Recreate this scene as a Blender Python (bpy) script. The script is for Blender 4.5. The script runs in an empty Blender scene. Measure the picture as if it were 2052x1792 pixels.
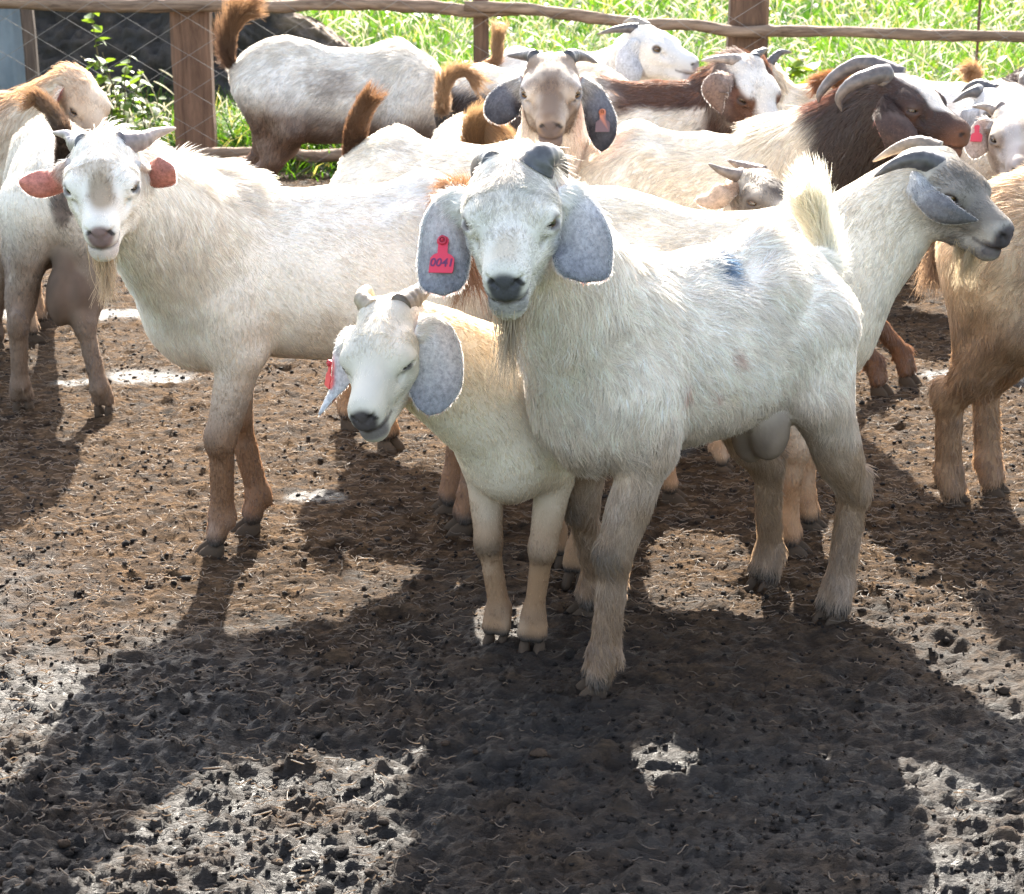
import bpy, bmesh, math, random
import numpy as np
from mathutils import Vector, Matrix

# ------------------------------------------------------------------ camera, world, sun, exposure
scene = bpy.context.scene
COL = scene.collection
CAM_H, PITCH, FOC = 1.45, math.radians(17.5), 3800.0      # metres, radians, focal length in photo pixels (2052 wide)
cam_data = bpy.data.cameras.new("camera")
cam_data.sensor_width = 36.0
cam_data.lens = 36.0 * FOC / 2052.0
cam_data.clip_start, cam_data.clip_end = 0.05, 400.0
cam = bpy.data.objects.new("camera", cam_data)
COL.objects.link(cam)
cam.location = (0, 0, CAM_H)
cam.rotation_euler = (math.pi / 2 - PITCH, 0, 0)
scene.camera = cam
cam_data.dof.use_dof = True
cam_data.dof.focus_distance = 3.4
cam_data.dof.aperture_fstop = 15.0

SUN_EL, SUN_AZ = math.radians(35.5), math.radians(0.8)    # azimuth measured from +Y (ahead of the camera) towards +X
world = bpy.data.worlds.new("World")
scene.world = world
world.use_nodes = True
wn = world.node_tree.nodes
sky = wn.new("ShaderNodeTexSky")
sky.sky_type = 'NISHITA'
sky.sun_disc = False
sky.sun_elevation = SUN_EL
sky.sun_rotation = SUN_AZ
sky.air_density, sky.dust_density, sky.ozone_density = 1.0, 3.0, 1.0
wn["Background"].inputs["Strength"].default_value = 0.14
hsv = wn.new("ShaderNodeHueSaturation")                    # a hazy, milky sky
hsv.inputs["Saturation"].default_value = 0.68
world.node_tree.links.new(sky.outputs[0], hsv.inputs["Color"])
world.node_tree.links.new(hsv.outputs[0], wn["Background"].inputs["Color"])
sun_data = bpy.data.lights.new("sun", 'SUN')
sun_data.energy = 4.8
sun_data.angle = math.radians(0.53)
sun_data.color = (1.0, 0.93, 0.82)
sun = bpy.data.objects.new("sun", sun_data)
COL.objects.link(sun)
sd = Vector((math.sin(SUN_AZ) * math.cos(SUN_EL), math.cos(SUN_AZ) * math.cos(SUN_EL), math.sin(SUN_EL)))
sun.rotation_euler = sd.to_track_quat('Z', 'Y').to_euler()
scene.view_settings.view_transform = 'Standard'
scene.view_settings.look = 'None'
scene.view_settings.gamma = 1.0
scene.view_settings.use_curve_mapping = False
scene.view_settings.exposure = 2.5
scene.cycles.use_denoising = True
scene.cycles.max_bounces = 8
scene.cycles.diffuse_bounces = 4
scene.cycles.transmission_bounces = 6
scene.cycles.transparent_max_bounces = 8
scene.cycles.sample_clamp_indirect = 6.0
scene.cycles.caustics_reflective = False
scene.cycles.caustics_refractive = False
scene.cycles_curves.shape = 'RIBBONS'

rng = np.random.default_rng(11)

# ------------------------------------------------------------------ helpers
_f = np.array([0, math.cos(PITCH), -math.sin(PITCH)])
_u = np.array([0, math.sin(PITCH), math.cos(PITCH)])

def ray(u, v):
    return _f + np.array([1.0, 0, 0]) * (u - 1026) / FOC + _u * (896 - v) / FOC

def P3(u, v, Y):
    """point of the place seen at (u, v) of the photograph when it stands Y metres ahead"""
    d = ray(u, v)
    t = Y / d[1]
    return np.array([0, 0, CAM_H]) + d * t

def G(u, v):
    """point of the ground seen at (u, v)"""
    d = ray(u, v)
    return np.array([0, 0, CAM_H]) + d * (CAM_H / -d[2])

def unit(v):
    v = np.asarray(v, float)
    return v / (np.linalg.norm(v) + 1e-12)

def _hash(ix, iy, iz, seed):
    h = (ix * 374761393 + iy * 668265263 + iz * 2147483647 + seed * 974634777) & 0xFFFFFFFF
    h = ((h ^ (h >> 13)) * 1274126177) & 0xFFFFFFFF
    return ((h ^ (h >> 16)) & 0xFFFFFF) / float(0xFFFFFF)

def vnoise(p, freq=1.0, seed=0):
    """smooth value noise, -1..1"""
    q = np.asarray(p, float) * freq
    i = np.floor(q).astype(np.int64)
    f = q - i
    f = f * f * (3 - 2 * f)
    out = 0
    for dx in (0, 1):
        wx = f[:, 0] if dx else 1 - f[:, 0]
        for dy in (0, 1):
            wy = f[:, 1] if dy else 1 - f[:, 1]
            for dz in (0, 1):
                wz = f[:, 2] if dz else 1 - f[:, 2]
                out = out + wx * wy * wz * _hash(i[:, 0] + dx, i[:, 1] + dy, i[:, 2] + dz, seed)
    return out * 2 - 1

def fbm(p, freq=1.0, seed=0, octs=3):
    out, a = 0, 1.0
    for k in range(octs):
        out = out + a * vnoise(p, freq * 2 ** k, seed + k * 17)
        a *= 0.5
    return out / 1.75

def sstep(a, b, x):
    t = np.clip((x - a) / (b - a), 0, 1)
    return t * t * (3 - 2 * t)

def lerp(a, b, t):
    t = np.asarray(t)
    return a * (1 - t[..., None]) + b * t[..., None] if t.ndim else a * (1 - t) + b * t

def tag(o, label=None, cat=None, group=None, kind=None):
    if label: o["label"] = label
    if cat: o["category"] = cat
    if group: o["group"] = group
    if kind: o["kind"] = kind
    return o

def empty(name, loc=(0, 0, 0), rz=0.0):
    o = bpy.data.objects.new(name, None)
    o.empty_display_size = 0.1
    COL.objects.link(o)
    o.location = loc
    o.rotation_euler = (0, 0, rz)
    return o

def mesh_obj(name, V, F, mat=None, parent=None, smooth=True, col=None):
    """V (n,3), F (m,k) array or list of faces; col (n,3) point colours"""
    me = bpy.data.meshes.new(name)
    V = np.asarray(V, np.float32)
    if isinstance(F, np.ndarray):
        m, k = F.shape
        me.vertices.add(len(V)); me.vertices.foreach_set("co", V.ravel())
        me.loops.add(m * k); me.loops.foreach_set("vertex_index", F.astype(np.int32).ravel())
        me.polygons.add(m)
        me.polygons.foreach_set("loop_start", (np.arange(m) * k).astype(np.int32))
        me.update(calc_edges=True)
    else:
        me.from_pydata(V.tolist(), [], [list(f) for f in F])
    me.polygons.foreach_set("use_smooth", np.full(len(me.polygons), smooth))
    if col is not None:
        at = me.attributes.new("col", 'FLOAT_COLOR', 'POINT')
        c4 = np.ones((len(V), 4), np.float32); c4[:, :3] = col
        at.data.foreach_set("color", c4.ravel())
    me.validate()
    me.update()
    o = bpy.data.objects.new(name, me)
    if mat: me.materials.append(mat)
    COL.objects.link(o)
    if parent is not None: o.parent = parent
    return o

def hair_obj(name, PTS, R, mat, parent=None, col=None):
    """PTS (n,k,3) strand points, R (n,k) radii, col (n,3) strand colours: one Curves object"""
    n, k, _ = PTS.shape
    cu = bpy.data.hair_curves.new(name)
    cu.add_curves([k] * n)
    cu.position_data.foreach_set("vector", PTS.astype(np.float32).ravel())
    ra = cu.attributes.get("radius") or cu.attributes.new("radius", 'FLOAT', 'POINT')
    ra.data.foreach_set("value", R.astype(np.float32).ravel())
    if col is not None:
        at = cu.attributes.new("col", 'FLOAT_COLOR', 'CURVE')
        c4 = np.ones((n, 4), np.float32); c4[:, :3] = col
        at.data.foreach_set("color", c4.ravel())
    cu.materials.append(mat)
    o = bpy.data.objects.new(name, cu)
    COL.objects.link(o)
    if parent is not None: o.parent = parent
    return o

# ------------------------------------------------------------------ materials
def new_mat(name):
    m = bpy.data.materials.new(name)
    m.use_nodes = True
    nt = m.node_tree
    b = nt.nodes["Principled BSDF"]
    return m, nt, nt.nodes, nt.links, b

def attr_node(nt, name="col"):
    a = nt.nodes.new("ShaderNodeAttribute")
    a.attribute_name = name
    return a

def mk_coat():
    m, nt, N, L, b = new_mat("goat_skin_coat")
    a = attr_node(nt)
    L.new(a.outputs["Color"], b.inputs["Base Color"])
    b.inputs["Roughness"].default_value = 0.75
    b.inputs["Specular IOR Level"].default_value = 0.25
    no = N.new("ShaderNodeTexNoise"); no.inputs["Scale"].default_value = 220; no.inputs["Detail"].default_value = 3
    bp = N.new("ShaderNodeBump"); bp.inputs["Strength"].default_value = 0.25; bp.inputs["Distance"].default_value = 0.004
    L.new(no.outputs["Fac"], bp.inputs["Height"]); L.new(bp.outputs[0], b.inputs["Normal"])
    return m

def mk_fur():
    m, nt, N, L, b = new_mat("goat_hair")
    N.remove(b)
    out = N["Material Output"]
    a = attr_node(nt)
    d = N.new("ShaderNodeBsdfDiffuse"); t = N.new("ShaderNodeBsdfTranslucent"); g = N.new("ShaderNodeBsdfGlossy")
    g.inputs["Roughness"].default_value = 0.45
    mx = N.new("ShaderNodeMixShader"); mx.inputs[0].default_value = 0.58
    mx2 = N.new("ShaderNodeMixShader"); mx2.inputs[0].default_value = 0.05
    L.new(a.outputs["Color"], d.inputs["Color"]); L.new(a.outputs["Color"], t.inputs["Color"])
    g.inputs["Color"].default_value = (0.9, 0.9, 0.9, 1)
    L.new(d.outputs[0], mx.inputs[1]); L.new(t.outputs[0], mx.inputs[2])
    L.new(mx.outputs[0], mx2.inputs[1]); L.new(g.outputs[0], mx2.inputs[2])
    L.new(mx2.outputs[0], out.inputs["Surface"])
    return m

def mk_ear():
    m, nt, N, L, b = new_mat("ear_skin")
    out = N["Material Output"]
    a = attr_node(nt)
    tc = N.new("ShaderNodeTexCoord")
    vo = N.new("ShaderNodeTexNoise"); vo.inputs["Scale"].default_value = 130; vo.inputs["Detail"].default_value = 4; vo.inputs["Roughness"].default_value = 0.7
    L.new(tc.outputs["Object"], vo.inputs["Vector"])
    rp = N.new("ShaderNodeValToRGB"); rp.color_ramp.elements[0].position = 0.30; rp.color_ramp.elements[1].position = 0.62
    rp.color_ramp.elements[0].color = (0.56, 0.56, 0.57, 1); rp.color_ramp.elements[1].color = (1.12, 1.12, 1.12, 1)
    L.new(vo.outputs["Fac"], rp.inputs["Fac"])
    mu = N.new("ShaderNodeMix"); mu.data_type = 'RGBA'; mu.blend_type = 'MULTIPLY'; mu.inputs[0].default_value = 1.0
    L.new(a.outputs["Color"], mu.inputs[6]); L.new(rp.outputs["Color"], mu.inputs[7])
    L.new(mu.outputs[2], b.inputs["Base Color"])
    b.inputs["Roughness"].default_value = 0.7
    b.inputs["Specular IOR Level"].default_value = 0.3
    t = N.new("ShaderNodeBsdfTranslucent")
    L.new(mu.outputs[2], t.inputs["Color"])
    mx = N.new("ShaderNodeMixShader"); mx.inputs[0].default_value = 0.22
    L.new(b.outputs[0], mx.inputs[1]); L.new(t.outputs[0], mx.inputs[2]); L.new(mx.outputs[0], out.inputs["Surface"])
    return m

def mk_horn():
    m, nt, N, L, b = new_mat("horn_keratin")
    a = attr_node(nt)
    tc = N.new("ShaderNodeTexCoord")
    no = N.new("ShaderNodeTexNoise"); no.inputs["Scale"].default_value = 60; no.inputs["Detail"].default_value = 4
    L.new(tc.outputs["Object"], no.inputs["Vector"])
    rp = N.new("ShaderNodeMapRange"); rp.inputs[1].default_value = 0.3; rp.inputs[2].default_value = 0.7; rp.inputs[3].default_value = 0.6; rp.inputs[4].default_value = 1.25
    L.new(no.outputs["Fac"], rp.inputs[0])
    vm = N.new("ShaderNodeVectorMath"); vm.operation = 'SCALE'
    L.new(a.outputs["Color"], vm.inputs[0]); L.new(rp.outputs[0], vm.inputs["Scale"])
    L.new(vm.outputs[0], b.inputs["Base Color"])
    b.inputs["Roughness"].default_value = 0.42
    bp = N.new("ShaderNodeBump"); bp.inputs["Strength"].default_value = 0.3; bp.inputs["Distance"].default_value = 0.003
    L.new(no.outputs["Fac"], bp.inputs["Height"]); L.new(bp.outputs[0], b.inputs["Normal"])
    return m

def mk_plain(name, rgb, rough=0.6, spec=0.4):
    m, nt, N, L, b = new_mat(name)
    b.inputs["Base Color"].default_value = (*rgb, 1)
    b.inputs["Roughness"].default_value = rough
    b.inputs["Specular IOR Level"].default_value = spec
    return m

def mk_attr(name, rough=0.6, spec=0.4):
    m, nt, N, L, b = new_mat(name)
    a = attr_node(nt)
    L.new(a.outputs["Color"], b.inputs["Base Color"])
    b.inputs["Roughness"].default_value = rough
    b.inputs["Specular IOR Level"].default_value = spec
    return m

M_COAT, M_FUR, M_EAR, M_HORN = mk_coat(), mk_fur(), mk_ear(), mk_horn()
M_HOOF = mk_plain("hoof_keratin", (0.060, 0.043, 0.030), 0.95, 0.1)
M_EYE = mk_attr("eye", 0.08, 0.6)
M_TAG = mk_attr("tag_plastic", 0.45, 0.4)

# ------------------------------------------------------------------ implicit surfaces: one continuous skin per animal
class Skin:
    def __init__(self):
        self.pr = []
    def cap(self, a, b, ra, rb, tag, k=0.03, flow=None, sub=False):
        self.pr.append(dict(t='c', a=np.array(a, float), b=np.array(b, float), ra=ra, rb=rb, tag=tag, k=k, flow=flow, sub=sub))
    def ell(self, c, r, tag, k=0.03, R=None, flow=None, sub=False):
        self.pr.append(dict(t='e', c=np.array(c, float), r=np.array(r, float), R=R, tag=tag, k=k, flow=flow, sub=sub))
    @staticmethod
    def dist(p, X, Y, Z):
        if p['t'] == 'c':
            a, b = p['a'], p['b']
            ba = b - a
            bb = float(ba @ ba) + 1e-12
            t = np.clip(((X - a[0]) * ba[0] + (Y - a[1]) * ba[1] + (Z - a[2]) * ba[2]) / bb, 0, 1)
            dx, dy, dz = X - a[0] - t * ba[0], Y - a[1] - t * ba[1], Z - a[2] - t * ba[2]
            return np.sqrt(dx * dx + dy * dy + dz * dz) - (p['ra'] + (p['rb'] - p['ra']) * t)
        x, y, z = X - p['c'][0], Y - p['c'][1], Z - p['c'][2]
        R = p['R']
        if R is not None:                                   # columns of R: axes of the ellipsoid
            x, y, z = (x * R[0, 0] + y * R[1, 0] + z * R[2, 0], x * R[0, 1] + y * R[1, 1] + z * R[2, 1], x * R[0, 2] + y * R[1, 2] + z * R[2, 2])
        r = p['r']
        k0 = np.sqrt((x / r[0]) ** 2 + (y / r[1]) ** 2 + (z / r[2]) ** 2)
        k1 = np.sqrt((x / r[0] ** 2) ** 2 + (y / r[1] ** 2) ** 2 + (z / r[2] ** 2) ** 2)
        return k0 * (k0 - 1) / (k1 + 1e-9)
    def bounds(self, p):
        if p['t'] == 'c':
            m = max(p['ra'], p['rb'])
            return np.minimum(p['a'], p['b']) - m, np.maximum(p['a'], p['b']) + m
        m = max(p['r']) if p['R'] is not None else p['r']
        return p['c'] - m, p['c'] + m
    def build(self, h, fine=None, hf=0.004):
        lo = np.min([self.bounds(p)[0] for p in self.pr if not p['sub']], 0) - 0.03
        hi = np.max([self.bounds(p)[1] for p in self.pr if not p['sub']], 0) + 0.03
        ax = []
        for i in range(3):
            if fine is None:
                ax.append(np.arange(lo[i], hi[i] + h, h)); continue
            a, b = max(fine[0][i], lo[i]), min(fine[1][i], hi[i])
            ax.append(np.concatenate([np.arange(a - h, lo[i] - h, -h)[::-1], np.arange(a, b, hf), np.arange(b, hi[i] + h, h)]))
        X, Y, Z = ax
        F = np.full((len(X), len(Y), len(Z)), 0.12, np.float32)
        for p in self.pr:
            a, b = self.bounds(p)
            mrg = p['k'] + 0.02
            s = []
            for i in range(3):
                s.append(slice(max(0, np.searchsorted(ax[i], a[i] - mrg) - 1), np.searchsorted(ax[i], b[i] + mrg) + 1))
            d = self.dist(p, X[s[0]][:, None, None], Y[s[1]][None, :, None], Z[s[2]][None, None, :])
            f = F[s[0], s[1], s[2]]
            k = p['k']
            if p['sub']:
                hh = np.clip(0.5 - 0.5 * (f + d) / k, 0, 1)
                F[s[0], s[1], s[2]] = f * (1 - hh) + (-d) * hh + k * hh * (1 - hh)
            else:
                hh = np.clip(0.5 + 0.5 * (f - d) / k, 0, 1)
                F[s[0], s[1], s[2]] = f * (1 - hh) + d * hh - k * hh * (1 - hh)
        return surface_net(F, ax)
    def weights(self, V):
        """soft nearness of every vertex to each tagged region, and its hair flow"""
        X, Y, Z = V[:, 0], V[:, 1], V[:, 2]
        D, flow, wsum = {}, np.zeros_like(V), np.zeros(len(V))
        for p in self.pr:
            if p['sub']: continue
            d = np.abs(self.dist(p, X, Y, Z)) if False else np.maximum(self.dist(p, X, Y, Z), -0.005)
            D[p['tag']] = np.minimum(D.get(p['tag'], 9.0), d)
            if p['flow'] is not None:
                w = np.exp(-(d + 0.005) / 0.02)
                flow += w[:, None] * np.asarray(p['flow'])[None]
                wsum += w
        W, tot = {}, 0
        for t in D:
            W[t] = np.exp(-(D[t] + 0.005) / 0.014); tot = tot + W[t]
        for t in D: W[t] = W[t] / (tot + 1e-12)
        flow /= (wsum[:, None] + 1e-9)
        return W, flow

def surface_net(F, ax):
    nx, ny, nz = F.shape
    ins = F < 0
    def corner(a, i, j, k):
        return a[i:nx - 1 + i, j:ny - 1 + j, k:nz - 1 + k]
    cnt = sum(corner(ins, i, j, k).astype(np.int8) for i in (0, 1) for j in (0, 1) for k in (0, 1))
    act = (cnt > 0) & (cnt < 8)
    I, J, K = np.nonzero(act)
    idx = np.full(act.shape, -1, np.int32)
    idx[I, J, K] = np.arange(len(I))
    acc = np.zeros((len(I), 3)); num = np.zeros(len(I))
    cs = [(i, j, k) for i in (0, 1) for j in (0, 1) for k in (0, 1)]
    for c0 in cs:
        for a in range(3):
            if c0[a]: continue
            c1 = list(c0); c1[a] = 1
            f0 = F[I + c0[0], J + c0[1], K + c0[2]]; f1 = F[I + c1[0], J + c1[1], K + c1[2]]
            m = (f0 < 0) != (f1 < 0)
            t = np.where(m, f0 / (f0 - f1 + 1e-20), 0)
            p0 = np.stack([ax[0][I + c0[0]], ax[1][J + c0[1]], ax[2][K + c0[2]]], 1)
            p1 = np.stack([ax[0][I + c1[0]], ax[1][J + c1[1]], ax[2][K + c1[2]]], 1)
            acc += np.where(m[:, None], p0 + (p1 - p0) * t[:, None], 0); num += m
    V = acc / num[:, None]
    Q = []
    for a in range(3):
        b, c = (a + 1) % 3, (a + 2) % 3
        s0 = [slice(1, -1)] * 3; s1 = [slice(1, -1)] * 3
        s0[a] = slice(0, -1); s1[a] = slice(1, None)
        A, B = ins[tuple(s0)], ins[tuple(s1)]
        e = np.nonzero(A != B)
        flip = A[e]
        g = [e[0].copy(), e[1].copy(), e[2].copy()]
        for i in range(3):
            if i != a: g[i] = g[i] + 1
        def cell(db, dc):
            q = [g[0], g[1], g[2]]
            q[b] = q[b] - db; q[c] = q[c] - dc
            return idx[q[0], q[1], q[2]]
        q = np.stack([cell(1, 1), cell(0, 1), cell(0, 0), cell(1, 0)], 1)
        q[~flip] = q[~flip][:, ::-1]
        Q.append(q)
    Q = np.concatenate(Q)
    Q = Q[(Q >= 0).all(1)]
    # one gentle smoothing pass
    for _ in range(1):
        s = np.zeros_like(V); n = np.zeros(len(V))
        for i in range(4):
            np.add.at(s, Q[:, i], V[Q[:, (i + 1) % 4]]); np.add.at(n, Q[:, i], 1)
        V = V * 0.55 + 0.45 * s / np.maximum(n, 1)[:, None]
    return V, Q

def vert_normals(V, Q):
    n = np.cross(V[Q[:, 2]] - V[Q[:, 0]], V[Q[:, 3]] - V[Q[:, 1]])
    out = np.zeros_like(V)
    for i in range(4): np.add.at(out, Q[:, i], n)
    return out / (np.linalg.norm(out, axis=1, keepdims=True) + 1e-12)

def catmull(P, n):
    P = np.asarray(P, float)
    if len(P) == 2: return P[0] + (P[1] - P[0]) * np.linspace(0, 1, n)[:, None]
    E = np.vstack([2 * P[0] - P[1], P, 2 * P[-1] - P[-2]])
    seg = np.linspace(0, len(P) - 1 - 1e-6, n)
    out = []
    for s in seg:
        i = int(s); t = s - i
        p0, p1, p2, p3 = E[i], E[i + 1], E[i + 2], E[i + 3]
        out.append(0.5 * ((2 * p1) + (-p0 + p2) * t + (2 * p0 - 5 * p1 + 4 * p2 - p3) * t * t + (-p0 + 3 * p1 - 3 * p2 + p3) * t ** 3))
    return np.array(out)

def tube(C, R, seg=12, flat=1.0, ref=(0, 0, 1)):
    """closed tube along C with radii R -> V, F"""
    C = np.asarray(C, float); n = len(C)
    T = np.gradient(C, axis=0); T /= np.linalg.norm(T, axis=1, keepdims=True) + 1e-12
    u = np.cross(T[0], ref)
    if np.linalg.norm(u) < 1e-3: u = np.cross(T[0], (1, 0, 0))
    V = []
    for i in range(n):
        u = u - T[i] * (u @ T[i]); u = u / (np.linalg.norm(u) + 1e-12)
        w = np.cross(T[i], u)
        a = np.arange(seg) / seg * 2 * math.pi
        V.append(C[i] + R[i] * (np.cos(a)[:, None] * u * flat + np.sin(a)[:, None] * w))
    V = np.vstack(V + [C[:1], C[-1:]])
    F = []
    for i in range(n - 1):
        for j in range(seg):
            k = (j + 1) % seg
            F.append((i * seg + j, i * seg + k, (i + 1) * seg + k, (i + 1) * seg + j))
    for j in range(seg):
        k = (j + 1) % seg
        F.append((n * seg, k, j)); F.append((n * seg + 1, (n - 1) * seg + j, (n - 1) * seg + k))
    return V, F

# ------------------------------------------------------------------ hair
FUR_SCALE = 1.0

def sample_quads(V, Q, dens, count, r):
    a, b, c, d = V[Q[:, 0]], V[Q[:, 1]], V[Q[:, 2]], V[Q[:, 3]]
    area = 0.5 * np.linalg.norm(np.cross(c - a, d - b), axis=1)
    w = area * dens[Q].mean(1)
    cdf = np.cumsum(w); cdf /= cdf[-1]
    f = np.searchsorted(cdf, r.random(count))
    u, v = r.random(count), r.random(count)
    W = np.stack([(1 - u) * (1 - v), u * (1 - v), u * v, (1 - u) * v], 1)
    return Q[f], W

def grow(name, parent, V, Q, N, col, flow, length, dens, count, r, rad=0.0006, lift=0.28, jit=0.22, clump=0.3, droop=0.1,
         wave=0.0, colvar=0.13, k=4, mat=None):
    count = int(count * FUR_SCALE)
    if count < 1: return None
    q, W = sample_quads(V, Q, dens, count, r)
    def mix(A): return (A[q] * W[..., None]).sum(1) if A.ndim == 2 else (A[q] * W).sum(1)
    p, n, c, f, L = mix(V), mix(N), mix(col), mix(flow), mix(length)
    n /= np.linalg.norm(n, axis=1, keepdims=True) + 1e-9
    cl = np.stack([vnoise(p, 28, 3), vnoise(p, 28, 4), vnoise(p, 28, 5)], 1) * clump
    cl += np.stack([vnoise(p, 9, 6), vnoise(p, 9, 7), vnoise(p, 9, 8)], 1) * clump * 0.8
    f = f / (np.linalg.norm(f, axis=1, keepdims=True) + 1e-9) + cl + r.normal(0, jit, f.shape)
    f -= n * (f * n).sum(1, keepdims=True)
    f /= np.linalg.norm(f, axis=1, keepdims=True) + 1e-9
    lf = mix(lift) if isinstance(lift, np.ndarray) else np.full(count, lift)
    L = L * (0.6 + 0.6 * r.random(count)) * (1 + 0.35 * vnoise(p, 22, 12))
    pts = [p - n * 0.001]
    cur = pts[0]
    side = np.cross(n, f)
    ph = vnoise(p, 30, 21) * 3
    for j in range(1, k):
        t = j / (k - 1)
        li = (lf * (1.35 - 0.9 * t))[:, None]
        d = f * (1 - li) + n * li + np.array([0, 0, -1.0]) * droop * t
        if wave: d = d + side * (wave * np.cos(t * 9 + ph))[:, None]
        d /= np.linalg.norm(d, axis=1, keepdims=True) + 1e-9
        cur = cur + d * (L / (k - 1))[:, None]
        pts.append(cur)
    PT = np.stack(pts, 1)
    prof = np.array([1.0, 0.92, 0.65, 0.12]) if k == 4 else np.linspace(1, 0.12, k)
    R = rad * (0.7 + 0.6 * r.random(count))[:, None] * prof[None]
    c = c * (1 + r.normal(0, colvar, (count, 1)))
    return hair_obj(name, PT, R, mat or M_FUR, parent, np.clip(c * 1.12, 0.004, 0.93))

# ------------------------------------------------------------------ the setting: meadow, trodden pen floor
def mk_ground():
    m, nt, N, L, b = new_mat("meadow_soil")
    tc = N.new("ShaderNodeTexCoord")
    no = N.new("ShaderNodeTexNoise"); no.inputs["Scale"].default_value = 3; no.inputs["Detail"].default_value = 8
    L.new(tc.outputs["Object"], no.inputs["Vector"])
    rp = N.new("ShaderNodeValToRGB")
    rp.color_ramp.elements[0].position = 0.35; rp.color_ramp.elements[0].color = (0.035, 0.06, 0.016, 1)
    rp.color_ramp.elements[1].position = 0.7; rp.color_ramp.elements[1].color = (0.10, 0.12, 0.04, 1)
    L.new(no.outputs["Fac"], rp.inputs["Fac"]); L.new(rp.outputs["Color"], b.inputs["Base Color"])
    b.inputs["Roughness"].default_value = 0.9
    return m

def mk_mud():
    m, nt, N, L, b = new_mat("trodden_mud")
    tc = N.new("ShaderNodeTexCoord")
    wet = attr_node(nt, "wet")
    mp = N.new("ShaderNodeMapping"); mp.inputs["Scale"].default_value = (0.55, 1, 1)
    L.new(tc.outputs["Object"], mp.inputs["Vector"])
    n1 = N.new("ShaderNodeTexNoise"); n1.inputs["Scale"].default_value = 26; n1.inputs["Detail"].default_value = 6; n1.inputs["Roughness"].default_value = 0.62
    n2 = N.new("ShaderNodeTexNoise"); n2.inputs["Scale"].default_value = 150; n2.inputs["Detail"].default_value = 6; n2.inputs["Roughness"].default_value = 0.72
    n3 = N.new("ShaderNodeTexNoise"); n3.inputs["Scale"].default_value = 5; n3.inputs["Detail"].default_value = 5
    for n in (n1, n2): L.new(mp.outputs[0], n.inputs["Vector"])
    L.new(tc.outputs["Object"], n3.inputs["Vector"])
    r1 = N.new("ShaderNodeValToRGB")
    e = r1.color_ramp.elements
    e[0].position = 0.30; e[0].color = (0.016, 0.0105, 0.007, 1)
    e[1].position = 0.66; e[1].color = (0.115, 0.072, 0.040, 1)
    k = e.new(0.46); k.color = (0.046, 0.0285, 0.0165, 1)
    L.new(n1.outputs["Fac"], r1.inputs["Fac"])
    r2 = N.new("ShaderNodeMapRange"); r2.inputs[1].default_value = 0.3; r2.inputs[2].default_value = 0.7; r2.inputs[3].default_value = 0.32; r2.inputs[4].default_value = 1.45
    L.new(n2.outputs["Fac"], r2.inputs[0])
    vm = N.new("ShaderNodeVectorMath"); vm.operation = 'SCALE'
    L.new(r1.outputs["Color"], vm.inputs[0]); L.new(r2.outputs[0], vm.inputs["Scale"])
    mx = N.new("ShaderNodeMix"); mx.data_type = 'RGBA'
    mx.inputs[7].default_value = (0.0075, 0.0066, 0.0062, 1)
    L.new(wet.outputs["Fac"], mx.inputs[0]); L.new(vm.outputs[0], mx.inputs[6])
    L.new(mx.outputs[2], b.inputs["Base Color"])
    rr = N.new("ShaderNodeMapRange"); rr.inputs[3].default_value = 0.85; rr.inputs[4].default_value = 0.38
    L.new(wet.outputs["Fac"], rr.inputs[0])
    rv = N.new("ShaderNodeMapRange"); rv.inputs[1].default_value = 0.35; rv.inputs[2].default_value = 0.65; rv.inputs[3].default_value = -0.12; rv.inputs[4].default_value = 0.18
    L.new(n1.outputs["Fac"], rv.inputs[0])
    ra = N.new("ShaderNodeMath"); ra.operation = 'ADD'; L.new(rr.outputs[0], ra.inputs[0]); L.new(rv.outputs[0], ra.inputs[1])
    L.new(ra.outputs[0], b.inputs["Roughness"])
    sp = N.new("ShaderNodeMapRange"); sp.inputs[3].default_value = 0.06; sp.inputs[4].default_value = 0.32
    L.new(wet.outputs["Fac"], sp.inputs[0]); L.new(sp.outputs[0], b.inputs["Specular IOR Level"])
    bp = N.new("ShaderNodeBump"); bp.inputs["Strength"].default_value = 1.0; bp.inputs["Distance"].default_value = 0.011
    L.new(n2.outputs["Fac"], bp.inputs["Height"])
    L.new(bp.outputs[0], b.inputs["Normal"])
    return m

M_GROUND, M_MUD = mk_ground(), mk_mud()
tag(mesh_obj("ground", [(-90, -20, -0.06), (90, -20, -0.06), (90, 220, -0.06), (-90, 220, -0.06)], [(0, 1, 2, 3)], M_GROUND, None, False), kind='structure')

PITS = np.stack([rng.uniform(-3.2, 3.2, 900), 1.6 + 7 * rng.random(900) ** 1.3, rng.uniform(0.022, 0.05, 900), rng.uniform(0.35, 1.0, 900)], 1)
def wetness(x, y):
    p = np.stack([x, y, np.zeros_like(x)], 1)
    n = fbm(p, 1.6, 71, 3)
    n2 = fbm(p, 6, 73, 3)
    w = sstep(3.85, 2.9, y + 0.5 * n) * np.clip(0.98 + 0.6 * n2 + 0.3 * n, 0.55, 1) + 0.10 * n2
    for (u, v, rx, ry) in ((310, 752, 0.14, 0.09), (150, 766, 0.08, 0.03), (630, 1000, 0.07, 0.04), (150, 630, 0.25, 0.10), (1330, 900, 0.1, 0.1), (1960, 760, 0.15, 0.1)):
        c = G(u, v)
        d = np.hypot((x - c[0]) / rx, (y - c[1]) / ry)
        w = np.maximum(w, sstep(1.25, 0.7, d + 0.55 * n2))
    return np.clip(w, 0, 1)

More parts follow.
